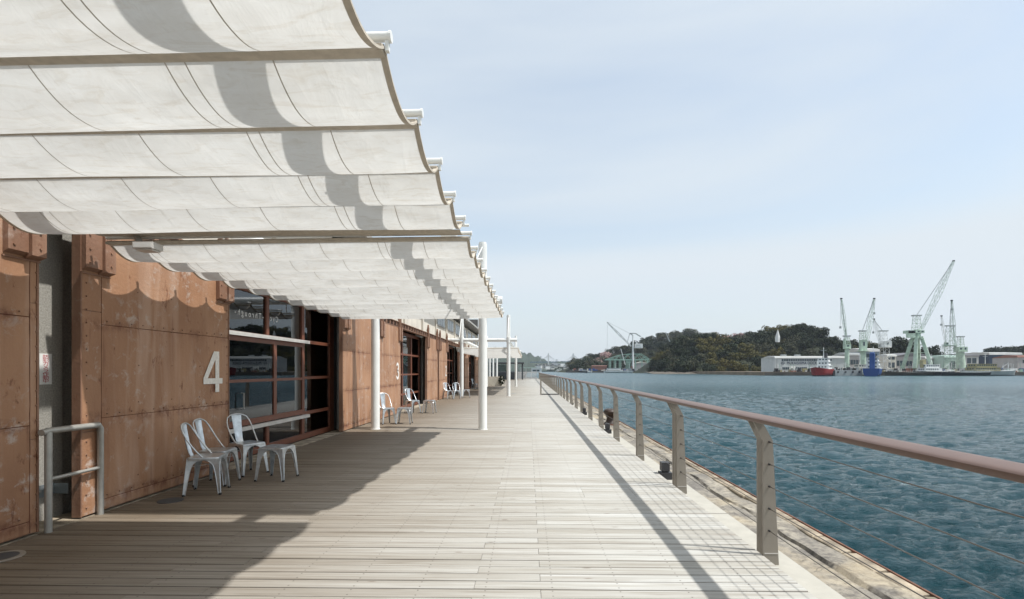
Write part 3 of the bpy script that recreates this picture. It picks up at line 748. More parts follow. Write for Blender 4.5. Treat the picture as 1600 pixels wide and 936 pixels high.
# side gate / short return rail
g = thing('short_rail', 'short taupe rail section standing across the deck against the long railing', 'railing', (.73, 31.6, 0))
MB().box(0, .085, 0, .12, 0, 1.09).build('post', M['post'], g)
MB().box(.0, 1.13, .02, .10, 1.09, 1.13).build('top_rail', M['hand'], g)
MB().box(.086, 1.16, .03, .11, .01, .07).build('bottom_rail', M['black'], g)
m = MB()
for z in (.25, .42, .6, .77, .95): m.tube([(.08, .06, z), (1.16, .06, z)], .004, 5)
m.build('wires', M['cable'], g)
# edge lights
el = thing('edge_light', 'small black square light at the deck edge between second and third posts', 'light', (2.0, 7.52, -.08), 0, 'square lights along the deck edge')
MB().box(-.085, .085, -.085, .085, 0, .10).build('base', M['black'], el)
MB().box(-.04, .04, -.04, .04, .10, .12).build('neck', M['black'], el)
MB().box(-.065, .05, -.065, .065, .12, .245).build('head', M['black'], el)
labs = ['small black square light at the deck edge just before the rusty bollard', 'small black square light at the deck edge just beyond the rusty bollard', 'square black deck edge light, farthest of the four you can see']
for i, y in enumerate((12.95, 18.3, 23.7)):
    c = copy_tree(el); c.location = (2.0, y, -.08); c['label'] = labs[i]
# mooring bollard
bo = thing('mooring_bollard', 'dark rusty mooring bollard with a broad curved head on the quay edge', 'bollard', (2.52, 15.75, -.14), math.radians(0))
P = []
for z, rx, ry, oy in ((0, .2, .2, 0), (.04, .19, .19, 0), (.1, .13, .13, 0), (.2, .12, .12, 0), (.27, .15, .16, .0), (.33, .2, .24, .0), (.39, .21, .28, .0), (.44, .18, .25, 0), (.47, .10, .15, 0), (.475, .001, .001, 0)):
    P.append([(rx*math.cos(a), ry*math.sin(a)+oy, z) for a in np.linspace(0, 2*math.pi, 25)])
MB().grid(P).build('head', varied('rusty_black_iron', (.045, .028, .02), .4, 12, .55), bo, 50)
MB().box(-.26, .26, -.26, .26, -.03, .012).build('base_plate', M['edge_steel'], bo)
dr = MB().box(-.16, .16, -.22, .22, 0, .006).build('drain_grate', M['plate'], None, None, (-.95, 33.2, .002)); tag(dr, 'small grey drain grate in the pale deck near the far column', 'grate')

# ================================================================== CHAIRS
def wprof(z):
    P = [(0, .026), (.10, .033), (.22, .042), (.31, .052), (.36, .068), (.39, .092), (.41, .125), (.425, .168)]
    for (a, b), (c, d) in zip(P[:-1], P[1:]):
        if z <= c: return b+(d-b)*(z-a)/(c-a)
    return P[-1][1]
def leg_mesh(sx, sy, top=.17, foot=.205):
    m = MB(); zs = [.012, .1, .2, .28, .33, .36, .38, .395, .408, .418, .425, .44]
    th = .003
    for (ax) in (0, 1):
        outer = []; inner = []
        for z in zs:
            k = 1-z/.44; c = top+(foot-top)*k
            w_ = min(wprof(z), top-.001)
            if ax == 0: a = (sx*c, sy*c, z); b = (sx*(c-w_), sy*(c-.006), z); na = (0, -sy*th, 0)
            else: a = (sx*c, sy*c, z); b = (sx*(c-.006), sy*(c-w_), z); na = (-sx*th, 0, 0)
            outer.append([a, b]); inner.append([tuple(Vector(a)+Vector(na)), tuple(Vector(b)+Vector(na))])
        m.grid(outer); m.grid(inner)
        m.grid([[outer[i][1], inner[i][1]] for i in range(len(zs))])
        # rolled edge
        m.tube([Vector(outer[i][1])+Vector(inner[i][1])*0 for i in range(len(zs)-1)], .0045, 6)
    return m
def foot_mesh(sx, sy, foot=.205):
    c = foot-.010; m = MB(); m.tube([(sx*c, sy*c, 0), (sx*c, sy*c, .022)], .017, 8); return m
def seat_mesh(h=.175, hole=False):
    m = MB(); n = 5; pts = []
    r_ = .035
    for cx, cy, a0 in ((h-r_, h-r_, 0), (-h+r_, h-r_, 90), (-h+r_, -h+r_, 180), (h-r_, -h+r_, 270)):
        pts += [(cx+r_*math.cos(math.radians(a0+i*90/n)), cy+r_*math.sin(math.radians(a0+i*90/n))) for i in range(n+1)]
    N_ = len(pts)
    rings = [(1.0, .418), (1.01, .438), (1.0, .449), (.95, .454), (.80, .450), (.5, .444), (.14, .443)]
    P = [[(x*s_, y*s_, z) for x, y in pts+[pts[0]]] for s_, z in rings]
    m.grid(P)
    s_, z = rings[-1]
    if hole: m.grid([[(x*s_, y*s_, z-d) for x, y in pts+[pts[0]]] for d in (0, .02)])
    else: m.add([(x*s_, y*s_, z) for x, y in pts], [tuple(range(N_))])
    return m
chm, stm = {}, {}
MEL = {(sx, sy): leg_mesh(sx, sy).mesh('leg', M['chair'], 35) for sx in (-1, 1) for sy in (-1, 1)}
MEF = {(sx, sy): foot_mesh(sx, sy).mesh('foot', M['rubber']) for sx in (-1, 1) for sy in (-1, 1)}
ME_SEAT = seat_mesh().mesh('seat', M['chair'], 40); ME_SSEAT = seat_mesh(.172, True).mesh('seat', M['chair'], 40)
def brace_mesh():
    m = MB(); m.beam((-.165, -.165, .34), (.165, .165, .34), .016, .003); m.beam((-.165, .165, .343), (.165, -.165, .343), .016, .003); return m
ME_BR = brace_mesh().mesh('cross_brace', M['chair'])
def hoop():
    pts = []
    # from seat side front-ish up and over the back; chair faces +x, back at -x
    side = [(.0, .166, .452), (-.045, .174, .50), (-.105, .182, .58), (-.162, .184, .67), (-.205, .175, .75), (-.235, .148, .81), (-.25, .10, .84), (-.253, .05, .852), (-.254, 0, .855)]
    pts = side+[(x, -y, z) for x, y, z in side[-2::-1]]
    m = MB(); m.tube(pts, .0095, 8); return m
def splat():
    m = MB(); P = []
    for i in range(9):
        t = i/8; z = .447+t*.40; x = -.165-.088*t**.75 if t > 0 else -.16
        w_ = .052+.022*t; row = []
        for j in range(-4, 5):
            u = j/4; emb = -.006 if (abs(u) < .55 and .15 < t < .9) else 0
            row.append((x+emb+.012*(1-u*u)*(-1), u*w_, z))
        P.append(row)
    m.grid(P); m.grid([[(p[0]-.003, p[1], p[2]) for p in r_] for r_ in P]); return m
ME_HO = hoop().mesh('back_hoop', M['chair'], 50); ME_SP = splat().mesh('back_splat', M['chair'], 35)
def chair(label, x, y, rz, grp='galvanised metal chairs by the doors'):
    c = thing('metal_chair', label, 'chair', (x, y, .001), rz, grp)
    inst('seat', ME_SEAT, c); inst('back_hoop', ME_HO, c); inst('back_splat', ME_SP, c); inst('cross_brace', ME_BR, c)
    for k_ in MEL: l_ = inst('leg', MEL[k_], c); inst('foot', MEF[k_], l_)
    return c
def stool(label, x, y, rz, grp='galvanised metal stools by the doors'):
    c = thing('metal_stool', label, 'stool', (x, y, .001), rz, grp)
    inst('seat', ME_SSEAT, c); inst('cross_brace', ME_BR, c)
    for k_ in MEL: l_ = inst('leg', MEL[k_], c); inst('foot', MEF[k_], l_)
    return c
R = math.radians
chair('galvanised chair nearest the camera, in front of door number 4', -3.965, 6.25, R(16))
chair('galvanised chair in the middle of the nearest three chairs', -4.13, 6.73, R(4))
chair('galvanised chair turned to the camera, next to the nearest stool', -4.10, 7.39, R(-27))
stool('galvanised backless stool nearest the camera, by the big window', -3.485, 7.04, R(-3))
chair('galvanised chair half hidden behind the near left white column', -4.0, 14.35, R(-50))
stool('galvanised stool just right of the near left white column', -3.50, 14.40, R(4))
chair('galvanised chair standing under the painted number 3', -4.08, 18.0, R(-38))
stool('galvanised stool beside the chair under the number 3', -3.50, 18.05, R(-5))
chair('galvanised chair against the wall under the number 2', -4.22, 26.9, R(-45))
chair('galvanised chair on the outer side under the number 2', -3.78, 26.95, R(-70))
stool('galvanised stool near the left column of the far canopy', -3.42, 28.2, R(5))
chair('small far chair in the far canopy shade, left one of two', -4.25, 40.6, R(-20))
chair('small far chair in the far canopy shade, right one of two', -3.72, 40.8, R(-20))

# ================================================================== END OF THE DECK: pavilion, poles, fence, planter
Yp = 60
pl = thing('planter_wall', 'low white rendered planter wall at the end of the warehouse', 'planter', onY(772, 600, 52)*1)
pl.location = (-3.6, 50, 0)
MB().box(-1.4, 1.0, 0, 3.2, -.1, .85).build('wall', M['plaster'], pl)
MB().box(-1.3, .9, .1, 3.1, .851, .87).build('soil', M['dirt'], pl)
def leafy(n, rx, ry, rz, s, seed, spiky=False):
    R_ = random.Random(seed); m = MB()
    for i in range(n):
        while True:
            p = Vector((R_.uniform(-1, 1), R_.uniform(-1, 1), R_.uniform(-1, 1)))
            if .25 < p.length < 1: break
        c = Vector((p.x*rx, p.y*ry, p.z*rz)); a = Vector((R_.gauss(0, 1), R_.gauss(0, 1), R_.gauss(0, 1))).normalized(); b = a.orthogonal().normalized()
        k = s*R_.uniform(.6, 1.3); cc = a.cross(b)
        m.add([c-b*k-cc*k*.4, c+cc*k*.1-b*k*.2+a*k*.2, c+b*k, c-cc*k*.5], [(0, 1, 2, 3)])
    return m
pt = thing('trailing_plant', 'dark green plant trailing over the end of the white planter wall', 'plant', (-2.75, 49.8, .85))
leafy(260, .35, .3, .5, .10, 5).build('foliage', M['leaf_dark'], pt, None, (.15, 0, -.3)); MB().tube([(0, .3, 0), (.1, .05, .1), (.15, -.05, -.4)], .02, 6).build('stem', M['bark'], pt)
for i, (px, lab) in enumerate(((765, 'leftmost of three slim white poles beyond the white planter wall'), (769.5, 'middle one of three slim white poles beyond the white planter wall'), (774.5, 'rightmost of three slim white poles beyond the white planter wall'))):
    q_ = onY(px, 579, 56); o_ = MB().tube([(0, 0, 0), (0, 0, 3.3)], .11, 12).box(-.2, .2, -.12, .12, 3.3, 3.4).build('white_pole', M['white'], None, 40, (q_.x, 56+i, -.05)); tag(o_, lab, 'pole', 'white poles beyond the planter')
pv = thing('waiting_pavilion', 'low dark pavilion with a flat overhanging roof behind the white poles', 'building', (onY(800, 579, 85).x, 85, -.1))
MB().box(-5.5, 2.0, -1.5, 6, 2.75, 2.95).build('roof', M['slate'], pv)
MB().box(-5.2, .6, 0, 5, 0, 1.35).build('lower_wall', M['slate'], pv)
for x in (-4.9, -2.9, -.9, .7, 1.6): MB().box(x, x+.25, 0, .25, 1.351 if x < .6 else 0, 2.749).build('post', M['slate'], pv)
for x in (-4.6, -2.6): MB().box(x, x+1.65, .1, .14, 1.4, 2.6).build('pane', M['glass'], pv)
fe = thing('picket_fence', 'pale picket fence closing the far end of the deck', 'fence', (onY(818, 579, 96).x, 96.2, 0))
for i in range(24): MB().box(i*.17-1.7, i*.17-1.63, 0, .07, -.1, 1.35).build('picket', M['track'], fe)
MB().box(-1.75, 2.4, .072, .1, 1.1, 1.18).build('rail', M['track'], fe)
br_ = thing('bicycle_shelter', 'pale open shelter frame beyond the picket fence', 'shelter', (onY(826, 579, 110).x, 110, -.15))
MB().box(-1.8, 1.8, -.5, 2, 2.2, 2.3).build('roof', M['c_ltgreen'], br_)
for x in (-1.7, -.6, .5, 1.6): MB().box(x, x+.1, -.4, -.3, 0, 2.2).build('post', M['track'], br_)
hb = thing('harbour_hut', 'small white hut at the water beyond the deck end', 'hut', (onY(838.5, 579, 330).x, 330, -.2))
MB().box(-3.2, 3.2, 0, 6, 0, 3.0).build('wall', M['c_white'], hb); MB().box(-3.5, 3.5, -.3, 6.3, 3.0, 3.4).build('roof', M['c_white'], hb)
MB().box(-2.6, 1.8, -.03, -.004, 1.2, 2.2).build('window', M['c_win'], hb)
mk = thing('white_marker', 'small white marker box standing behind the far railing', 'marker', (onY(864, 579, 58).x, 58, -.14))
MB().box(-.3, .3, -.3, .3, 0, 1.05).build('body', M['white'], mk); MB().box(-.34, .34, -.34, .34, 1.05, 1.10).build('lid', M['white'], mk)

# ================================================================== FAR SHORE
exec_far = True
def terrain(name, ridge, Yf, Yb, mat, base=-2.2, rough=2.0, frac=.55, npx=4, nd=14):
    """hill whose crest follows ridge [(px,py)] at depth Yb, foot at Yf; returns height function"""
    xs = [p[0] for p in ridge]; hs = [p[1] for p in ridge]
    Ym = Yf+(Yb-Yf)*frac
    def crest(px): return onY(px, float(np.interp(px, xs, hs)), Ym).z
    pxs = np.arange(xs[0], xs[-1]+npx, npx)
    def H(px, v):   # v 0..1 front to back
        c = crest(px)-base; t = v/frac if v < frac else 1-(v-frac)/(1-frac)*.9
        s_ = math.sin(max(0, min(1, t))*math.pi/2)**.8
        return base+c*s_+rough*noise.noise((px*.11, v*6, 1.5))*s_
    P = []
    for k_ in range(nd+1):
        v = k_/nd; Y = Yf+(Yb-Yf)*v
        P.append([(onY(px, 579, Y).x*1.0, Y, H(px, v)) for px in pxs])
    # keep x by crest depth so that the hill is not a fan
    P = [[(onY(pxs[j], 579, Ym).x, P[i][j][1], P[i][j][2]) for j in range(len(pxs))] for i in range(len(P))]
    m = MB(); m.grid(P); struct(m, name, mat, 60)
    return lambda px, v: (onY(px, 579, Ym).x, Yf+(Yb-Yf)*v, H(px, v))
def crown_mesh(kind, seed):
    R_ = random.Random(seed); m = MB()
    blobs = [(Vector((R_.uniform(-.55, .55), R_.uniform(-.55, .55), R_.uniform(.35, .95))), R_.uniform(.32, .55)) for _ in range(9)]
    for c, r_ in blobs:
        for i in range(85):
            d = Vector((R_.gauss(0, 1), R_.gauss(0, 1), R_.gauss(0, 1)+.25)).normalized(); p = c+d*r_*R_.uniform(.75, 1.08)
            a = (d+Vector((R_.gauss(0, .5), R_.gauss(0, .5), R_.gauss(0, .5)))).normalized(); b = a.orthogonal().normalized(); e = a.cross(b)
            k_ = R_.uniform(.05, .105)
            m.add([p-b*k_, p+e*k_*.7, p+b*k_, p-e*k_*.8], [(0, 1, 2, 3)])
    return m
CR = {k_: [crown_mesh(k_, s_).mesh('crown', M[k_]) for s_ in (i*7+1, i*7+2, i*7+3)] for i, k_ in enumerate(('leaf_dark', 'leaf_olive', 'leaf_grey', 'leaf_pink'))}
TR = MB().tube([(0, 0, -.3), (.03, 0, .2), (0, .02, .55)], [.06, .045, .02], 6).tube([(.02, 0, .25), (.25, .1, .65)], [.03, .012], 5).tube([(.02, 0, .3), (-.22, -.1, .7)], [.028, .012], 5).mesh('trunk', M['bark'])
LBL = {'leaf_dark': ('dark evergreen tree in the dense wood on the hill', 'dark evergreens on the hill'), 'leaf_olive': ('olive yellow tree among the dark trees on the hill', 'olive trees on the hill'),
       'leaf_grey': ('grey green tree in the wood on the hill across the water', 'grey green trees on the hill'), 'leaf_pink': ('pale pink blossoming tree on the hill across the water', 'blossoming trees on the hill')}
def tree(kind, loc, s, lab=None, grp=None):
    l_, g_ = LBL[kind]; t = thing('tree', lab or l_, 'tree', loc, rnd.uniform(0, 6.28), grp or g_)
    t.scale = (s, s, s*rnd.uniform(.85, 1.15)); inst('trunk', TR, t); inst('crown', rnd.choice(CR[kind]), t); return t
# main wooded hill
H1 = terrain('wooded_hill', [(1012, 584), (1026, 566), (1040, 549), (1062, 535), (1090, 531), (1110, 535), (1140, 538), (1150, 540), (1160, 534), (1185, 531), (1205, 527), (1222, 519), (1240, 518), (1256, 526), (1272, 539), (1290, 543), (1310, 542), (1330, 552), (1352, 586)], 505, 720, M['forest'], rough=3, frac=.5)
for r_ in range(7):
    for px in np.arange(1022, 1345, 10.5):
        px2 = px+rnd.uniform(-5, 5); v = .02+r_*.078+rnd.uniform(-.025, .025)
        X, Y, Z = H1(px2, v)
        if Z < -1.2: Z = -1.2
        kd = 'leaf_dark'; u = noise.noise((px2*.022, r_*.5, 4)); q_ = rnd.random()
        if (1065 < px2 < 1125 and r_ < 4 and q_ < .75) or u > .28 or (1195 < px2 < 1225 and r_ >= 5): kd = 'leaf_olive'
        elif q_ < .3 and px2 < 1160: kd = 'leaf_grey'
        elif q_ < .14: kd = 'leaf_grey'
        if 1128 < px2 < 1142 and r_ == 5: kd = 'leaf_pink'
        tree(kd, (X, Y, Z-1.0), rnd.uniform(6.2, 9.5))
for i in range(46):
    px2 = rnd.uniform(1010, 1046); v = rnd.uniform(.02, .5); X, Y, Z = H1(px2, v)
    tree('leaf_dark' if i % 3 else 'leaf_grey', (X, Y, max(Z, -1.2)-1.2), rnd.uniform(4.5, 7))
m = MB()
for i in range(5200):
    px2 = rnd.uniform(1009, 1345); v = rnd.uniform(0, .48); X, Y, Z = H1(px2, v); k_ = rnd.uniform(.5, 1.1)
    a = Vector((rnd.gauss(0, 1), rnd.gauss(0, 1)-.5, rnd.gauss(0, 1)+.6)).normalized(); b = a.orthogonal().normalized(); e = a.cross(b); p = Vector((X+rnd.uniform(-2, 2), Y, Z+rnd.uniform(0, 2.2)))
    m.add([p-b*k_, p+e*k_*.7, p+b*k_, p-e*k_*.8], [(0, 1, 2, 3)])
m.build('undergrowth', M['leaf_dark'], None, kind='stuff')
# long hill on the left, farther
H2 = terrain('left_wooded_hill', [(868, 583), (890, 576), (905, 571), (925, 566), (945, 559), (962, 553), (985, 546), (1005, 538), (1022, 533), (1045, 529), (1070, 527), (1090, 528), (1110, 545), (1130, 584)], 860, 1150, M['forest'], rough=5, frac=.5)
for r_ in range(5):
    for px in np.arange(890, 1072, 9):
        px2 = px+rnd.uniform(-4, 4); v = .03+r_*.11+rnd.uniform(-.03, .03); X, Y, Z = H2(px2, v)
        kd = 'leaf_dark'; q_ = rnd.random()
        if q_ < .3: kd = 'leaf_grey'
        if 915 < px2 < 948 and r_ in (1, 2): kd = 'leaf_pink' if q_ < .6 else 'leaf_grey'
        tree(kd, (X, Y, max(Z, -1)-1), rnd.uniform(9, 13), {'leaf_dark': 'dark tree on the long hill behind the green gantry', 'leaf_grey': 'grey green tree on the long hill behind the green gantry', 'leaf_pink': 'pink blossoming tree left of the green gantry'}[kd], 'trees on the long hill: '+kd[5:])
# far hazy hills
terrain('far_hill', [(640, 560), (700, 545), (745, 541), (790, 546), (808, 551), (820, 552), (832, 559), (846, 564), (862, 569), (880, 572), (905, 572), (930, 578)], 1900, 2800, M['farhill'], base=-6, rough=26, frac=.5, npx=3, nd=30)
terrain('farther_hill', [(780, 556), (830, 557), (848, 562), (870, 567), (885, 566), (900, 562), (914, 556), (926, 560), (945, 563), (975, 575)], 3400, 4300, M['farhill'], base=-6, rough=20, frac=.5, npx=3, nd=20)
terrain('island_knoll', [(856, 579), (862, 569), (872, 566), (880, 569), (890, 567), (900, 566), (908, 571), (920, 579)], 1500, 1750, M['farhill'], base=-6, rough=8, frac=.5, npx=2, nd=16)
terrain('right_far_hill', [(1345, 570), (1365, 556), (1390, 548), (1400, 546), (1430, 548), (1450, 552), (1480, 557), (1520, 558), (1545, 551), (1570, 545), (1590, 549), (1640, 546), (1700, 560)], 620, 800, M['forest'], base=-3, rough=3, frac=.5)
def H3(px, py, Y): q_ = onY(px, py, Y); return (q_.x, Y, q_.z)
for i, (px, py, s_) in enumerate(((1372, 548, 8), (1380, 544, 8), (1393, 543, 9), (1401, 541, 9), (1408, 541, 9), (1416, 540, 9), (1424, 542, 9), (1450, 549, 7), (1456, 549, 7), (1464, 554, 6), (1392, 550, 8), (1404, 550, 8), (1417, 550, 8))):
    x, Y, z = H3(px, py+8, 470); tree('leaf_dark', (x, Y, z), s_*1.0, 'dark tree behind the grey sheds near the biggest crane', 'dark trees behind the yard sheds')
for i, px in enumerate(np.arange(1548, 1610, 6)):
    x, Y, z = H3(px, 553+2*math.sin(px), 640); tree('leaf_dark', (x, Y, z), 8, 'dark tree on the low ridge above the long navy shed', 'trees above the navy shed')
# white sail shaped monument on the hill
x, Y, z = H3(1215, 533, 545)
mo = MB().add; m = MB(); m.grid([[(-2.2, 0, 0), (0, -.6, 0), (2.4, 0, 0)], [(-2.3, 0, 5), (.2, -.8, 5), (2.6, 0, 5.5)], [(-1.3, 0, 9), (.3, -.6, 9), (1.6, 0, 9)], [(.1, 0, 13), (.3, -.1, 13), (.5, 0, 13)]]); m.grid([[(-2.2, 1, 0), (2.4, 1, 0)], [(-2.3, 1, 5), (2.6, 1, 5.5)], [(.1, .2, 13), (.5, .2, 13)]])
mo = m.build('white_monument', M['c_white'], None, None, (x, Y, z-1)); tag(mo, 'tall white pointed monument among the trees near the hilltop', 'monument')
# shore strips and yard platform
Ys = 345
def slab(name, pxa, pxb, Y0, Y1, z, mat):
    a, b = onY(pxa, 579, Y0).x, onY(pxb, 579, Y0).x; return struct(MB().box(a, b, Y0, Y1, -3, z), name, mat)
slab('yard_quay', 1196, 1700, Ys, 640, .6, M['dirt'])
slab('yard_quay_wall', 1195.5, 1700, Ys-.6, Ys-.05, .45, M['quaywall'])
m = MB(); P = []
for j, Y in enumerate((470, 480, 492, 512)):
    P.append([(onY(px, 579, 480).x, Y+6*noise.noise((px*.07, 0, 2)), (-2.6, -1.5, -.6, .3)[j]+1.0*noise.noise((px*.2, j*3, 5))) for px in np.arange(1020, 1225, 2.5)])
m.grid(P); struct(m, 'rocky_shore', M['shore'], 40)
slab('left_quay', 890, 1048, 815, 900, 1.2, M['quaywall'])
slab('far_shore', 700, 905, 1480, 1900, .5, M['farhill'])

def q(px, py, Y, o): p = onY(px, py, Y); return Vector((p.x-o.x, p.y-o.y, p.z-o.z))
def shed(label, px0, px1, pyt, pyb, Y, dep, wall, roof, gable=0, wins=None, cat='building', name='shed'):
    a, b = onY(px0, pyb, Y), onY(px1, pyb, Y); o = thing(name, label, cat, (a.x, Y, a.z))
    W = b.x-a.x; s_ = Y/FPX; Hh = (pyb-pyt)*s_; rh = Hh*.16
    MB().box(0, W, 0, dep, -1.5, Hh-rh).build('wall', wall, o)
    if gable: MB().prism([(-.4, Hh-rh), (W+.4, Hh-rh), (W/2, Hh+gable*s_)], -.4, dep+.4, 'y').build('roof', roof, o)
    else: MB().prism([(-.5, Hh-rh), (dep+.5, Hh-rh), (dep*.5, Hh), (0, Hh-rh*.3)], -.4, W+.4, 'x').build('roof', roof, o)
    for (u0, u1, v0, v1, n_) in (wins or []):
        step = (u1-u0)/n_
        for i in range(n_):
            x0 = W*(u0+i*step); MB().box(x0+W*step*.1, x0+W*step*.9, -.09, -.01, Hh*v0, Hh*v1).build('window', M['c_win'], o)
    return o, W, Hh
YB = 372
o, W, Hh = shed('long pale dock building with navy company name beside the wooded hill', 1211, 1322, 556, 580, YB, 22, M['c_wallw'], M['c_roof'], 0,
     [(.09, .80, .66, .79, 22), (.10, .20, .10, .26, 4), (.29, .45, .10, .26, 6)], name='dock_building')
MB().box(W*.205, W*.285, -.15, -.02, 0, Hh*.33).build('door', M['white'], o)
MB().box(W*.02, W*.03, -.12, -.02, 0, Hh*.8).build('downpipe', M['c_grey'], o)
t = text_obj('MUKAISHIMA DOCK', 3.35, M['c_sign'], 'lettering', .04, 'LEFT', 1.12); t.parent = o
bb = [v.co for v in t.data.vertices]; wd = max(v.x for v in bb)-min(v.x for v in bb); ht = max(v.y for v in bb)
lx0 = q(1229.5, 0, YB, o.location).x; lx1 = q(1276, 0, YB, o.location).x
t.matrix_basis = Matrix.Translation((lx0, -.14, Hh*.44)) @ Matrix(((((lx1-lx0)/wd), 0, 0, 0), (0, 0, -1, 0), (0, 2.05/ht, 0, 0), (0, 0, 0, 1)))
lg = MB(); cx = q(1223, 0, YB, o.location).x; cz = Hh*.44+1.0
for a0 in range(16):
    a, b = 2*math.pi*a0/16, 2*math.pi*(a0+1)/16
    lg.beam((cx+1.15*math.cos(a), -.15, cz+1.0*math.sin(a)), (cx+1.15*math.cos(b), -.15, cz+1.0*math.sin(b)), .12, .28, up=(0, 1, 0))
for a in (90, 210, 330):
    aa = R(a); lg.beam((cx, -.16, cz), (cx+1.1*math.cos(aa), -.16, cz+.95*math.sin(aa)), .12, .3, up=(0, 1, 0))
lg.build('emblem', M['c_sign'], o)
for i, px in enumerate((1229, 1251)):
    x_ = q(px, 0, YB, o.location).x; MB().box(x_-1.5, x_+1.5, 3, 6, Hh, Hh+.9).build('roof_vent', M['c_grey'], o)
shed('grey workshop between the dock building and the first pale green crane', 1322, 1348, 551, 580, 392, 18, M['c_shed'], M['c_grey'], 0, [(.1, .9, .35, .6, 5)])
shed('tall blue grey shed behind the second pale green crane', 1344, 1374, 544, 580, 420, 20, varied('blue_grey_clad', (.22, .27, .31), .1, .2), M['c_roof'], 0, [(.1, .9, .6, .75, 4)])
shed('small pale office block left of the biggest crane', 1386, 1400, 553, 580, 385, 12, M['c_cream'], M['c_roof'], 0, [(.1, .9, .66, .84, 2), (.1, .9, .2, .5, 2)])
shed('long grey shed behind the biggest crane', 1397, 1460, 553, 580, 400, 22, M['c_shed'], M['c_tile'], 2, [(.06, .45, .3, .6, 5), (.6, .95, .3, .6, 4)])
shed('low grey lean-to shed right of the biggest crane', 1446, 1476, 557, 580, 390, 16, M['c_grey'], M['c_roof'], 0, [(.1, .9, .25, .55, 4)])
shed('pale green workshop with an open front between right cranes', 1476, 1502, 555, 580, 380, 18, M['c_ltgreen'], M['c_ltgreen'], 0, [(.3, .9, .1, .6, 3)])
shed('pale grey workshop right of the right hand cranes', 1502, 1529, 553, 580, 392, 18, varied('pale_grey_clad', (.48, .49, .48), .08, .2), M['c_tile'], 0, [(.3, .9, .45, .75, 2), (.1, .35, .05, .35, 1)])
shed('dark red brown storage shed behind the ochre ship', 1527, 1552, 551, 578, 430, 20, varied('dull_brown_clad', (.10, .10, .12), .1, .2), M['c_roof'], 0)
shed('long navy blue shed at the right edge of the shipyard', 1546, 1596, 550, 580, 415, 30, M['c_navy'], M['c_roof'], 0)
shed('grey brown block at the far right end of the yard', 1590, 1625, 555, 580, 375, 20, M['c_shed'], M['c_redroof'], 0, [(.2, .9, .5, .7, 3)])
# clutter along the yard
m = MB()
mats = [M['c_grey'], M['c_yel'], M['c_redroof'], M['c_white'], M['c_black'], M['c_teal'], M['c_blue']]
for i in range(330):
    px = rnd.uniform(1212, 1600); Y = rnd.uniform(347, 368); p = onY(px, 579, Y); h = rnd.choice((.8, 1.2, 1.8, 2.4)); ww = rnd.uniform(.4, 1.8)
    m.box(p.x-ww, p.x+ww, Y, Y+rnd.uniform(.5, 2), .6, .6+h, rnd.choice((0, 0, 0, 1, 2, 3, 4, 4, 5, 6)) if rnd.random() < .8 else 4)
    if rnd.random() < .25: m.beam((p.x, Y, .6), (p.x+rnd.uniform(-1, 1), Y, rnd.uniform(3, 7)), .18, .18, rnd.choice((0, 3, 5)))
m.build('yard_clutter', mats, None, kind='stuff')

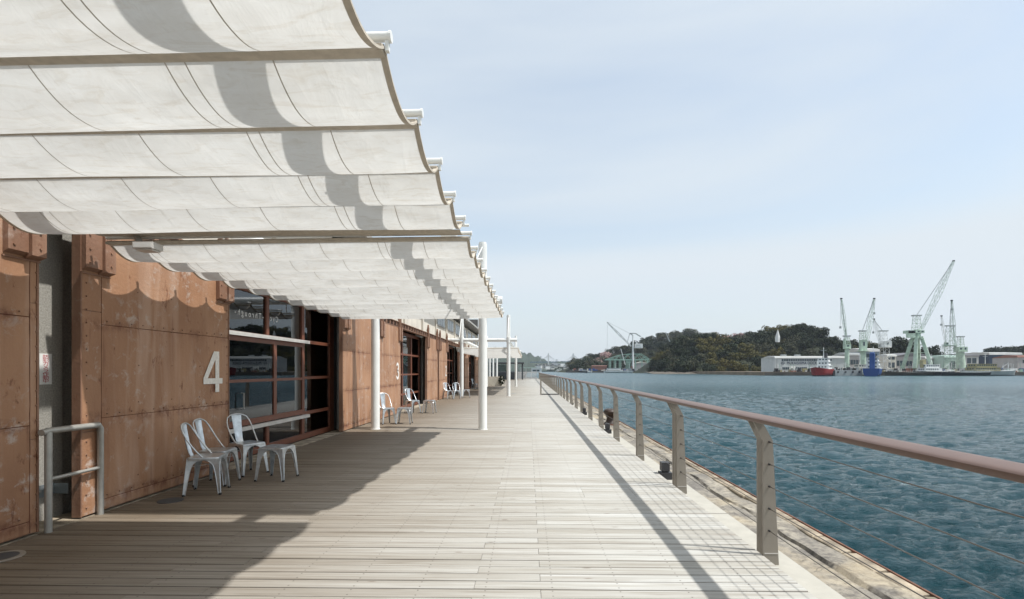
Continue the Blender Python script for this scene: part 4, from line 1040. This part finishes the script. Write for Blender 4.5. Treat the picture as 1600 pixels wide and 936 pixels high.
# ---------------- cranes
def lattice(m, p0, p1, w0, w1, n, t=.16, mi=0):
    p0, p1 = Vector(p0), Vector(p1); d = (p1-p0).normalized(); up = Vector((0, 1, 0)); a = d.cross(up).normalized(); b = up
    def c(k_): s_ = k_/n; w_ = w0+(w1-w0)*s_; p = p0.lerp(p1, s_); return [p+a*w_/2*i+b*w_/2*j for i, j in ((-1, -1), (1, -1), (1, 1), (-1, 1))]
    for k_ in range(n):
        A, B = c(k_), c(k_+1)
        for i in range(4):
            m.beam(A[i], B[i], t, t, mi); m.beam(A[i], B[(i+1) % 4] if k_ % 2 else B[(i+3) % 4], t*.7, t*.7, mi); m.beam(A[i], A[(i+1) % 4], t*.7, t*.7, mi)
def crane(label, bx, by, Y, mat, legs, house, mast, jib, hook=None, cab=None, stays=True, thick=.13, name='harbour_crane'):
    o0 = onY(bx, by, Y); o = thing(name, label, 'crane', o0); s_ = Y/FPX
    def Q(px, py, dy=0): v = q(px, py, Y, o0); v.y = dy; return v
    for spec in legs:
        if spec[0] == 'cone':      # four raking box legs
            _, yt, wt, yb_, wb_ = spec
            for i, j in ((-1, -1), (1, -1), (1, 1), (-1, 1)):
                m = MB(); m.beam((i*wb_*s_, j*wb_*s_, (by-yb_)*s_), (i*wt*s_, j*wt*s_, (by-yt)*s_), 2.0, 2.0); m.build('leg', mat, o)
            m = MB()
            for k_ in (.25, .5, .75):
                ww = (wb_+(wt-wb_)*k_)*s_; z = ((by-yb_)+(yb_-yt)*k_)*s_
                for A, B in (((-1, -1), (1, -1)), ((1, -1), (1, 1)), ((1, 1), (-1, 1)), ((-1, 1), (-1, -1))): m.beam((A[0]*ww, A[1]*ww, z), (B[0]*ww, B[1]*ww, z), thick*2, thick*2)
            m.build('leg_braces', mat, o)
        if spec[0] == 'tube':
            _, yt, rt, yb_, rb_ = spec; MB().tube([(0, 0, (by-yb_)*s_), (0, 0, (by-yt)*s_)], [rb_*s_, rt*s_], 14).build('pedestal', mat, o, 40)
        if spec[0] == 'lat':
            _, yt, wt, yb_, wb_ = spec; m = MB(); lattice(m, (0, 0, (by-yb_)*s_), (0, 0, (by-yt)*s_), wb_*s_, wt*s_, max(3, int((yb_-yt)/6)), thick*1.5); m.build('lattice_tower', mat, o)
        if spec[0] == 'ring':
            _, yy, rr = spec; MB().tube([(0, 0, (by-yy-.6)*s_), (0, 0, (by-yy+.6)*s_)], rr*s_, 18).build('slewing_ring', mat, o)
    if house:
        x0, x1, y0, y1 = house; a = Q(x0, y1); b = Q(x1, y0); hd = min(2.6, abs(b.x-a.x)*.35)
        h = MB().box(a.x, b.x, -hd, hd, a.z, b.z).build('machinery_house', mat, o)
        for k_ in range(max(1, int((x1-x0)/6))):
            xx = a.x+(k_+.3)*(b.x-a.x)/max(1, int((x1-x0)/6)); MB().box(xx, xx+1.2, -hd-.06, -hd-.01, a.z+(b.z-a.z)*.45, a.z+(b.z-a.z)*.8).build('window', M['c_win'], h)
    if mast:
        x0, x1, yb_, yt, w_ = mast; m = MB(); lattice(m, Q(x0, yb_), Q(x1, yt), w_*s_, w_*.7*s_, 4, thick*1.3); m.build('mast', mat, o)
        tp = Q(x1, yt); MB().box(tp.x-w_*.7*s_, tp.x+w_*.7*s_, -1.2, 1.2, tp.z, tp.z+.8).build('mast_head', M['c_grey'], o)
    if jib:
        x0, y0, x1, y1, w_ = jib; m = MB(); n_ = max(6, int(math.hypot(x1-x0, y1-y0)/7)); A, B = Q(x0, y0), Q(x1, y1); md = A.lerp(B, .55)
        lattice(m, A, md, w_*.5*s_, w_*s_, n_//2, thick); lattice(m, md, B, w_*s_, w_*.35*s_, n_//2, thick); m.build('jib', mat, o)
        MB().box(B.x-.6, B.x+.6, -.4, .4, B.z-.2, B.z+.6).build('jib_head', M['c_black'], o)
        if mast and stays:
            m = MB(); T = Q(mast[1], mast[3]); m.beam(T, B, .14, .14); m.beam(T+Vector((0, .8, 0)), B+Vector((0, .3, 0)), .14, .14); m.build('stay_cables', M['c_grey'], o)
        if hook:
            hk = Q(*hook); m = MB(); m.beam((B.x+.4 if hk.x > B.x else B.x-.4, 0, B.z), (hk.x, 0, hk.z), .1, .1); m.box(hk.x-.5, hk.x+.5, -.4, .4, hk.z-1.4, hk.z); m.build('hook_line', M['c_grey'], o)
    if cab:
        x0, x1, y0, y1 = cab; a = Q(x0, y1); b = Q(x1, y0); MB().box(a.x, b.x, -2.6, -.6, a.z, b.z).build('cab', mat, o)
    return o
G = M['c_green']
crane('slim pale green crane standing left of the others, its jib nearly upright', 1323.5, 579, 352, G, [('tube', 546, 3, 579, 3.4), ('ring', 545, 5)], (1319, 1328, 538, 545), (1323, 1323, 538, 526, 7), (1322, 528, 1314.5, 467, 4), (1313, 510), (1316.5, 1318.5, 530, 538))
crane('pale green crane right of the slimmest one, its wide jib raised to the right', 1348.5, 579, 356, G, [('tube', 550, 4, 579, 4.2), ('ring', 549, 8)], (1344, 1353, 531, 548), (1348, 1347.5, 531, 518, 7), (1352, 545, 1366, 467, 5.5), (1366, 488))
crane('white lattice crane with a short jib leaning left behind the blue ship', 1382, 579, 366, M['c_white'], [('lat', 544, 8, 579, 13), ('ring', 543, 8)], (1380, 1391, 533, 543), (1380, 1380, 541, 518, 9), (1377, 540, 1365.5, 499, 4), (1364.5, 518))
crane('biggest pale green crane with four raking legs and a long jib raised to the right', 1433, 576, 352, G, [('cone', 527, 3.6, 576, 13), ('tube', 516, 4.2, 527, 4.6), ('ring', 529.5, 8)], (1415, 1440, 516.5, 521), (1432, 1432, 517, 494, 9), (1440, 514, 1490, 408, 6.5), None, (1414.5, 1426, 517, 528))
crane('far thin pale crane jib left of the twin cranes on the right', 1476, 579, 398, M['c_white'], [('lat', 545, 5, 579, 7)], (1473, 1480, 538, 545), None, (1478, 540, 1471, 494, 3), (1470.5, 506))
crane('grey green lattice crane with a square tower and upright jib', 1484.5, 579, 362, varied('grey_green_paint', (.34, .42, .36), .1, .2), [('lat', 542, 9, 579, 12), ('ring', 541, 9)], (1476, 1481, 535, 541), (1484.5, 1484.5, 540, 510, 9), (1492, 552, 1487, 470, 4), (1487.5, 482))
crane('stubby pale green crane without a visible jib, rightmost of the cranes', 1500.5, 579, 370, G, [('tube', 551, 5, 579, 7), ('ring', 550, 7)], (1494, 1508, 542, 550), (1500.5, 1500.5, 542, 527, 7), None)
# left shipyard: hammer crane on sea green gantry
YL = 835
crane('grey dockside crane with a long jib rising to the left above the green gantry', 989, 576, YL, M['c_white'], [('tube', 524, .9, 576, 1.9)], None, None, (986, 541, 949, 504, 2.4), None, None, False, .6)
o0 = onY(989, 576, YL); cr = [o_ for o_ in bpy.data.objects if o_.get('label', '').startswith('grey dockside crane')][0]
def QL(px, py): v = q(px, py, YL, o0); v.y = 0; return v
m = MB(); a = QL(984, 521); m.beam(QL(989, 524), a, 1.4, 1.4); m.beam(a, QL(993, 521), 1.4, 1.4); m.beam(QL(993, 521), QL(1001, 526), 1.6, 1.6); m.beam(a, QL(980, 535), .7, .7); m.build('head_frame', M['c_grey'], cr)
m = MB(); m.beam(a, QL(949, 503), .3, .3); m.beam(QL(949, 504), QL(948.6, 550), .25, .25); m.build('stay_cables', M['c_grey'], cr)
a, b = QL(992, 544), QL(1004, 537); MB().box(a.x, b.x, -2, 2, a.z, b.z).build('counterweight_board', M['c_white'], cr)
m = MB(); m.box(a.x+1.6, a.x+8.4, -2.12, -2.02, a.z+3.9, a.z+5.2); m.box(a.x+1.2, a.x+10.6, -2.12, -2.02, a.z+1.4, a.z+2.2); m.build('board_marks', M['c_grey'], cr)
gt = thing('green_gantry', 'sea green trussed dock gantry on many legs across the water', 'gantry', QL(989, 576)+o0)
m = MB(); T = .55
def tr(pts, t_=1.0):
    for dy in (0, 14):
        for p, r_ in zip(pts[:-1], pts[1:]): A, B = QL(*p), QL(*r_); A.y = B.y = dy; m.beam(A, B, T*t_, T*t_)
tr([(947, 562), (1000, 562)], 3.2); tr([(947, 562), (968, 555), (983, 553), (1002, 553), (1016, 562), (1043, 561)], 1.6); tr([(1000, 562), (1043, 562)], 2.4)
tr([(955, 559), (962, 562), (968, 555), (975, 562), (983, 553), (990, 562), (998, 554), (1003, 562), (1009, 557), (1014, 562)], 1.2)
m.build('truss', M['c_teal'], gt)
for px in (954, 962, 970, 981, 984, 993, 1003, 1015, 1024, 1041):
    for dy in (0, 14):
        mm = MB(); A, B = QL(px, 562), QL(px, 576.5); A.y = B.y = dy; mm.beam(A, B, 1.3, 1.3)
        if px in (984, 1015, 1024, 1041): C = QL(px-4, 562); C.y = dy; D_ = QL(px, 568); D_.y = dy; mm.beam(C, D_, .7, .7); C = QL(px+4, 562); C.y = dy; mm.beam(C, D_, .7, .7)
        mm.build('leg', M['c_teal'], gt)
m = MB(); o1 = onY(1064, 562, 800); v0 = q(1040, 519, 800, o1); v0.y = 0; lattice(m, (0, 0, -12), v0, 1.6, .8, 12, .28); bm_ = m.build('dark_boom', M['c_grey'], None, None, o1); bm_['kind'] = ''; del bm_['kind']; tag(bm_, 'thin dark crane boom leaning left against the wooded hill', 'crane boom')
m = MB(); o1 = onY(977, 560, 800); v0 = q(970, 545, 800, o1); v0.y = 0; m.beam((0, 0, -10), v0, .9, .9); bm_ = m.build('short_pale_boom', M['c_white'], None, None, o1); tag(bm_, 'short pale boom leaning left in front of the green gantry', 'crane boom')

# ---------------- ships and boats
def ship(label, px, py, Y, L_, B_, Hh, heading, hull, sup, funnel=None, cat='ship', name='ship', tiers=3, mast=True, aft=True, boot=True, sscale=1.0):
    o0 = onY(px, py, Y); o0.z = WZ; o = thing(name, label, cat, o0, heading)
    secs = []
    for t in np.linspace(-1, 1, 13):
        w_ = B_/2*(1-max(0, (t-.35)/.65)**2.2)*(1-.12*max(0, -t-.6)); sheer = Hh*(1+.28*max(0, t)**2+.08*max(0, -t)**2)
        x = t*L_/2; secs.append([(x+(.6*B_*.2 if t > .6 else 0), -w_, sheer), (x, -w_*.92, Hh*.45), (x, -w_*.8, .35), (x, -w_*.55, -.8), (x, w_*.55, -.8), (x, w_*.8, .35), (x, w_*.92, Hh*.45), (x+(.6*B_*.2 if t > .6 else 0), w_, sheer), (x+(.6*B_*.2 if t > .6 else 0), -w_, sheer)])
    m = MB(); m.grid(secs); m.add(secs[0][:8], [tuple(range(8))]); m.add(secs[-1][:8], [tuple(range(8))])
    for i in range(len(m.f)):
        if i < 12*8:
            c = i % 8
            if c in (1, 2, 3, 4, 5) and boot: m.m[i] = 1 if c in (2, 3, 4) else 0
            if c == 7: m.m[i] = 2
    m.build('hull', [hull, M['c_black'], M['c_grey']], o, 40)
    x0 = -L_*.42 if aft else -L_*.15; wd = B_*.78; z = Hh; ln = L_*.30*sscale
    for k_ in range(tiers):
        th = 2.3*min(1, Hh/3+.3); s_ = MB().box(x0+k_*ln*.06, x0+ln*(1-.12*k_), -wd/2*(1-.1*k_), wd/2*(1-.1*k_), z, z+th*.94).box(x0+k_*ln*.06-.3, x0+ln*(1-.12*k_)+.3, -wd/2*(1-.1*k_)-.3, wd/2*(1-.1*k_)+.3, z+th*.941, z+th).build('deckhouse_tier', sup, o)
        for side in (-1, 1):
            n_ = max(2, int(ln/1.9)); yy = side*(wd/2*(1-.1*k_)+.02)
            for i in range(n_): xx = x0+k_*ln*.06+.5+i*(ln*.8/n_); MB().box(xx, xx+.8, min(yy, yy+.04*side), max(yy, yy+.04*side), z+th*.42, z+th*.78).build('window', M['c_win'], s_)
        for xx in (x0+ln*(1-.12*k_)+.02, x0+k_*ln*.06-.06):
            for i in range(3): yy = (i-1)*wd*.24; MB().box(xx, xx+.04, yy-.5, yy+.5, z+th*.42, z+th*.78).build('window', M['c_win'], s_)
        z += th
    if funnel: MB().prism([(-1.3, 0), (1.3, 0), (1.1, 5.4), (-1.2, 5.0)], -1.1, 1.1, 'y').build('funnel', funnel, o, None, (x0+ln*.1, 0, z-2.2))
    if mast:
        mm = MB(); mm.tube([(0, 0, 0), (0, 0, 7)], [.22, .12], 6); mm.beam((0, -1.6, 5), (0, 1.6, 5), .15, .15); mm.beam((-1, 0, 6.2), (1.2, 0, 6.2), .15, .15); mm.build('mast', M['c_white'], o, None, (x0+ln*.6, 0, z-.2))
        mm = MB(); mm.tube([(0, 0, 0), (0, 0, 6)], [.2, .12], 6).beam((0, 0, 5), (-4, 0, 2.5), .12, .12).build('fore_mast', M['c_white'], o, None, (L_*.36, 0, Hh))
    rr = MB()
    for s_ in range(12):
        A = secs[s_]; B2 = secs[s_+1]
        for e in (0, 7):
            a = Vector(A[e])+Vector((0, 0, .9)); b = Vector(B2[e])+Vector((0, 0, .9)); rr.beam(a, b, .07, .07); rr.beam(Vector(A[e]), a, .07, .07)
    rr.build('guard_rail', M['c_white'], o)
    return o
ship('red hulled ship with white deckhouse moored before the dock building', 1283, 587.6, 318, 22, 9, 4.1, R(226), M['c_red'], M['c_white'], M['c_black'], tiers=3)
ship('blue hulled ship with a tall blue funnel beside the grey pontoon', 1364, 587.4, 318, 18, 9, 4.2, R(50), M['c_blue'], M['c_white'], None, tiers=3, aft=False, sscale=1.3)
o0 = onY(1361, 579, 316); fn = [o_ for o_ in bpy.data.objects if o_.get('label', '').startswith('blue hulled')][0]
MB().box(-1.3, 1.3, -1.3, 1.3, 0, 9.0).prism([(-1.3, 9.0), (1.3, 9.0), (1.0, 10.2), (-1.0, 9.9)], -1.1, 1.1, 'y').build('funnel', M['c_blue'], fn, None, (-3.0, 0, 4.2))
ba = thing('pontoon', 'flat grey steel pontoon moored between the red and blue ships', 'pontoon', (onY(1326, 579, 322).x, 322, WZ))
m = MB(); m.box(-8.2, 8.2, 0, 14, -.5, 3.5).build('hull', M['c_grey'], ba); MB().box(-9.6, -8.2, 0, 14, -.5, 3.0).build('dark_end', M['c_black'], ba)
for i, x in enumerate((-6.5, -2, 2.5, 6.5)): MB().tube([(x, -.25, 2.3), (x, 0, 2.3)], .6, 10).build('tyre_fender', M['c_black'], ba)
m = MB()
for i in range(26): xx = rnd.uniform(-8, 8); m.box(xx, xx+rnd.uniform(.3, 1.4), 2, 4, 3.5, 3.5+rnd.uniform(.3, 1.9), rnd.choice((0, 1, 2)))
m.build('deck_gear', [M['c_grey'], M['c_cream'], M['c_black']], ba)
ds = ship('cream workboat lying behind the grey pontoon', 1337, 585, 338, 18, 7, 2.6, R(180), M['c_cream'], M['c_cream'], None, tiers=2, mast=True, sscale=1.5)
ship('small white ship moored right of the biggest crane', 1463, 586, 340, 26, 8, 2.6, R(8), M['c_black'], M['c_white'], M['c_yel'], tiers=2, sscale=1.5)
ship('ochre workship with a lattice mast at the right end of the yard', 1548, 586, 336, 34, 9, 2.9, R(6), M['c_grey'], M['c_yel'], None, tiers=2, sscale=1.7)
ship('long dark barge lying low along the yard quay', 1508, 586, 333, 36, 8, 1.9, R(2), M['c_black'], M['c_grey'], None, tiers=0, mast=False)
ship('long rust dark barge moored beneath the biggest crane', 1418, 586, 338, 30, 8, 2.0, R(182), M['quaywall'], M['c_grey'], None, tiers=0, mast=False)
bu = MB().tube([(0, 0, 0), (0, 0, 2.6)], [1.9, 1.2], 10).build('red_buoy', M['c_red'], None, 40, (onY(1527, 579, 344).x, 344, .6)); tag(bu, 'round red drum standing on the yard quay by the ochre workship', 'drum')
ship('white ferry with open decks in front of the left green gantry', 963, 583, 760, 36, 9, 2.2, R(3), M['c_white'], M['c_white'], None, 'ferry', 'ferry', tiers=2, sscale=2.2)
ship('small white tug right behind the left ferry', 980, 583, 790, 18, 6, 2.2, R(170), M['c_white'], M['c_grey'], M['c_redroof'], 'boat', 'tug', tiers=2, sscale=1.4)
ship('pale yellow white work vessel at the foot of the wooded hill', 1055, 583, 700, 27, 8, 2.0, R(5), M['c_cream'], M['c_cream'], None, 'boat', 'work_boat', tiers=2, sscale=2.0)
ship('blue boat lying by the green gantry legs', 1022, 582, 806, 14, 5, 2.4, R(0), M['c_blue'], M['c_white'], None, 'boat', 'small_boat', tiers=1, mast=False)
ship('white cruiser passing far out in front of the bridge', 876, 580, 1150, 22, 6, 2.0, R(10), M['c_white'], M['c_white'], None, 'boat', 'cruiser', tiers=2, sscale=1.8)
ship('small white boat beside the dark moored boat below the pink trees', 921, 582, 780, 9, 3.5, 1.4, R(20), M['c_white'], M['c_white'], None, 'boat', 'small_boat', tiers=1, mast=False, sscale=1.5)
ship('dark moored boat at the left end of the shipyard quay', 911, 582, 770, 13, 5, 2.2, R(175), M['c_black'], M['c_grey'], None, 'boat', 'small_boat', tiers=1, mast=False, sscale=1.5)
m = MB()
for i in range(120):
    px = rnd.uniform(895, 1047); Y = rnd.uniform(816, 832); p = onY(px, 579, Y); ww = rnd.uniform(.7, 2.6)
    m.box(p.x-ww, p.x+ww, Y, Y+2, 1.2, 1.2+rnd.uniform(1, 4), rnd.choice((0, 0, 1, 2, 3, 4)))
m.build('dock_clutter', [M['c_grey'], M['c_cream'], M['c_redroof'], M['c_black'], M['c_blue']], None, kind='stuff')
shed('pale low shed under the green gantry', 994, 1012, 566, 576, 845, 16, M['c_shed'], M['c_cream'], 1)
shed('rust red low shed between pink trees and gantry', 925, 948, 571, 577, 845, 14, M['c_redroof'], M['c_redroof'], 0)
shed('low green roofed shed right of the gantry', 1024, 1046, 567, 577, 845, 14, M['c_shed'], M['c_ltgreen'], 0)
# ---------------- bridge and village
YBR = 1700; bo0 = onY(866, 567, YBR); bg_ = thing('cable_stayed_bridge', 'distant pale cable stayed bridge crossing the channel', 'bridge', bo0)
def QB(px, py, dy=0): v = q(px, py, YBR, bo0); v.y = dy; return v
MB().beam(QB(828, 566, 6), QB(915, 565, 6), 14, 3.0).build('deck', varied('bridge_blue', (.12, .17, .22), .1, .05), bg_)
for px in (857, 896):
    m = MB()
    for dy in (0, 14): m.beam(QB(px, 577, dy), QB(px, 552, dy), 3.2, 3.2)
    for y_ in (553, 560, 568): m.beam(QB(px, y_, 0), QB(px, y_, 14), 2.0, 2.0)
    m.build('pylon', M['c_white'], bg_)
    m = MB()
    for k_ in range(1, 6):
        for s_ in (-1, 1): m.beam(QB(px, 553+k_*.4, 0), QB(px+s_*k_*3.2, 566, 0), .5, .5)
    m.build('stay_cables', M['c_grey'], bg_)
pyl = [(845, 556, 565), (870, 561, 568)]
for i, (px, a, b) in enumerate(pyl):
    m = MB(); A = onY(px, b, 1900); s_ = (b-a)*1900/800; lattice(m, (0, 0, -6), (0, 0, s_), 5, 1.5, 6, .7)
    for z in (.7, .85): m.beam((-5, 0, s_*z), (5, 0, s_*z), .6, .6)
    t_ = m.build('power_pylon', M['c_grey'], None, None, A); tag(t_, ['grey lattice mast on the far hill left of the bridge pylon', 'pale mast between the two bridge pylons'][i], 'pylon')
hp_ = MB().prism([(-5, 0), (5, 0), (5, 5), (-5, 5)], 0, 8, 'y').mesh('wall', M['c_cream']); hp2 = MB().prism([(-5.6, 5), (5.6, 5), (0, 8)], -.6, 8.6, 'y').mesh('roof', M['c_tile'])
hp3 = MB().prism([(-7, 0), (7, 0), (7, 9), (-7, 9)], 0, 9, 'y').mesh('wall', M['c_white']); hp4 = MB().prism([(-7.3, 9), (7.3, 9), (7.3, 9.8), (-7.3, 9.8)], -.3, 9.3, 'y').mesh('roof', M['c_grey'])
for i in range(64):
    px = rnd.uniform(838, 905); py = rnd.uniform(571.5, 577.5); Y = rnd.uniform(1480, 1560)
    if px > 888: py = rnd.uniform(574, 577.5)
    p = onY(px, py, Y); big = rnd.random() < .25
    h = thing('far_house', 'white flat roofed block in the far village under the bridge' if big else 'small tile roofed house in the far village under the bridge', 'house', (p.x, Y+(577-py)*12, max(.4, p.z)), rnd.uniform(-.3, .3), 'far village blocks' if big else 'far village houses')
    inst('wall', hp3 if big else hp_, h); inst('roof', hp4 if big else hp2, h)
# ---------------- haze
m = MB(); m.box(-2600, 2600, -60, 4600, WZ-2.2, 260)
hz = m.build('haze', [], None); hz['kind'] = 'stuff'
hm = bpy.data.materials.new('haze_air'); hm.use_nodes = True; N, L = hm.node_tree.nodes, hm.node_tree.links; N.clear()
oo = N.new('ShaderNodeOutputMaterial'); pv_ = N.new('ShaderNodeVolumePrincipled'); pv_.inputs['Color'].default_value = (.80, .88, 1, 1); pv_.inputs['Density'].default_value = .00007
pv_.inputs['Anisotropy'].default_value = .3
L.new(pv_.outputs[0], oo.inputs['Volume']); hz.data.materials.append(hm)
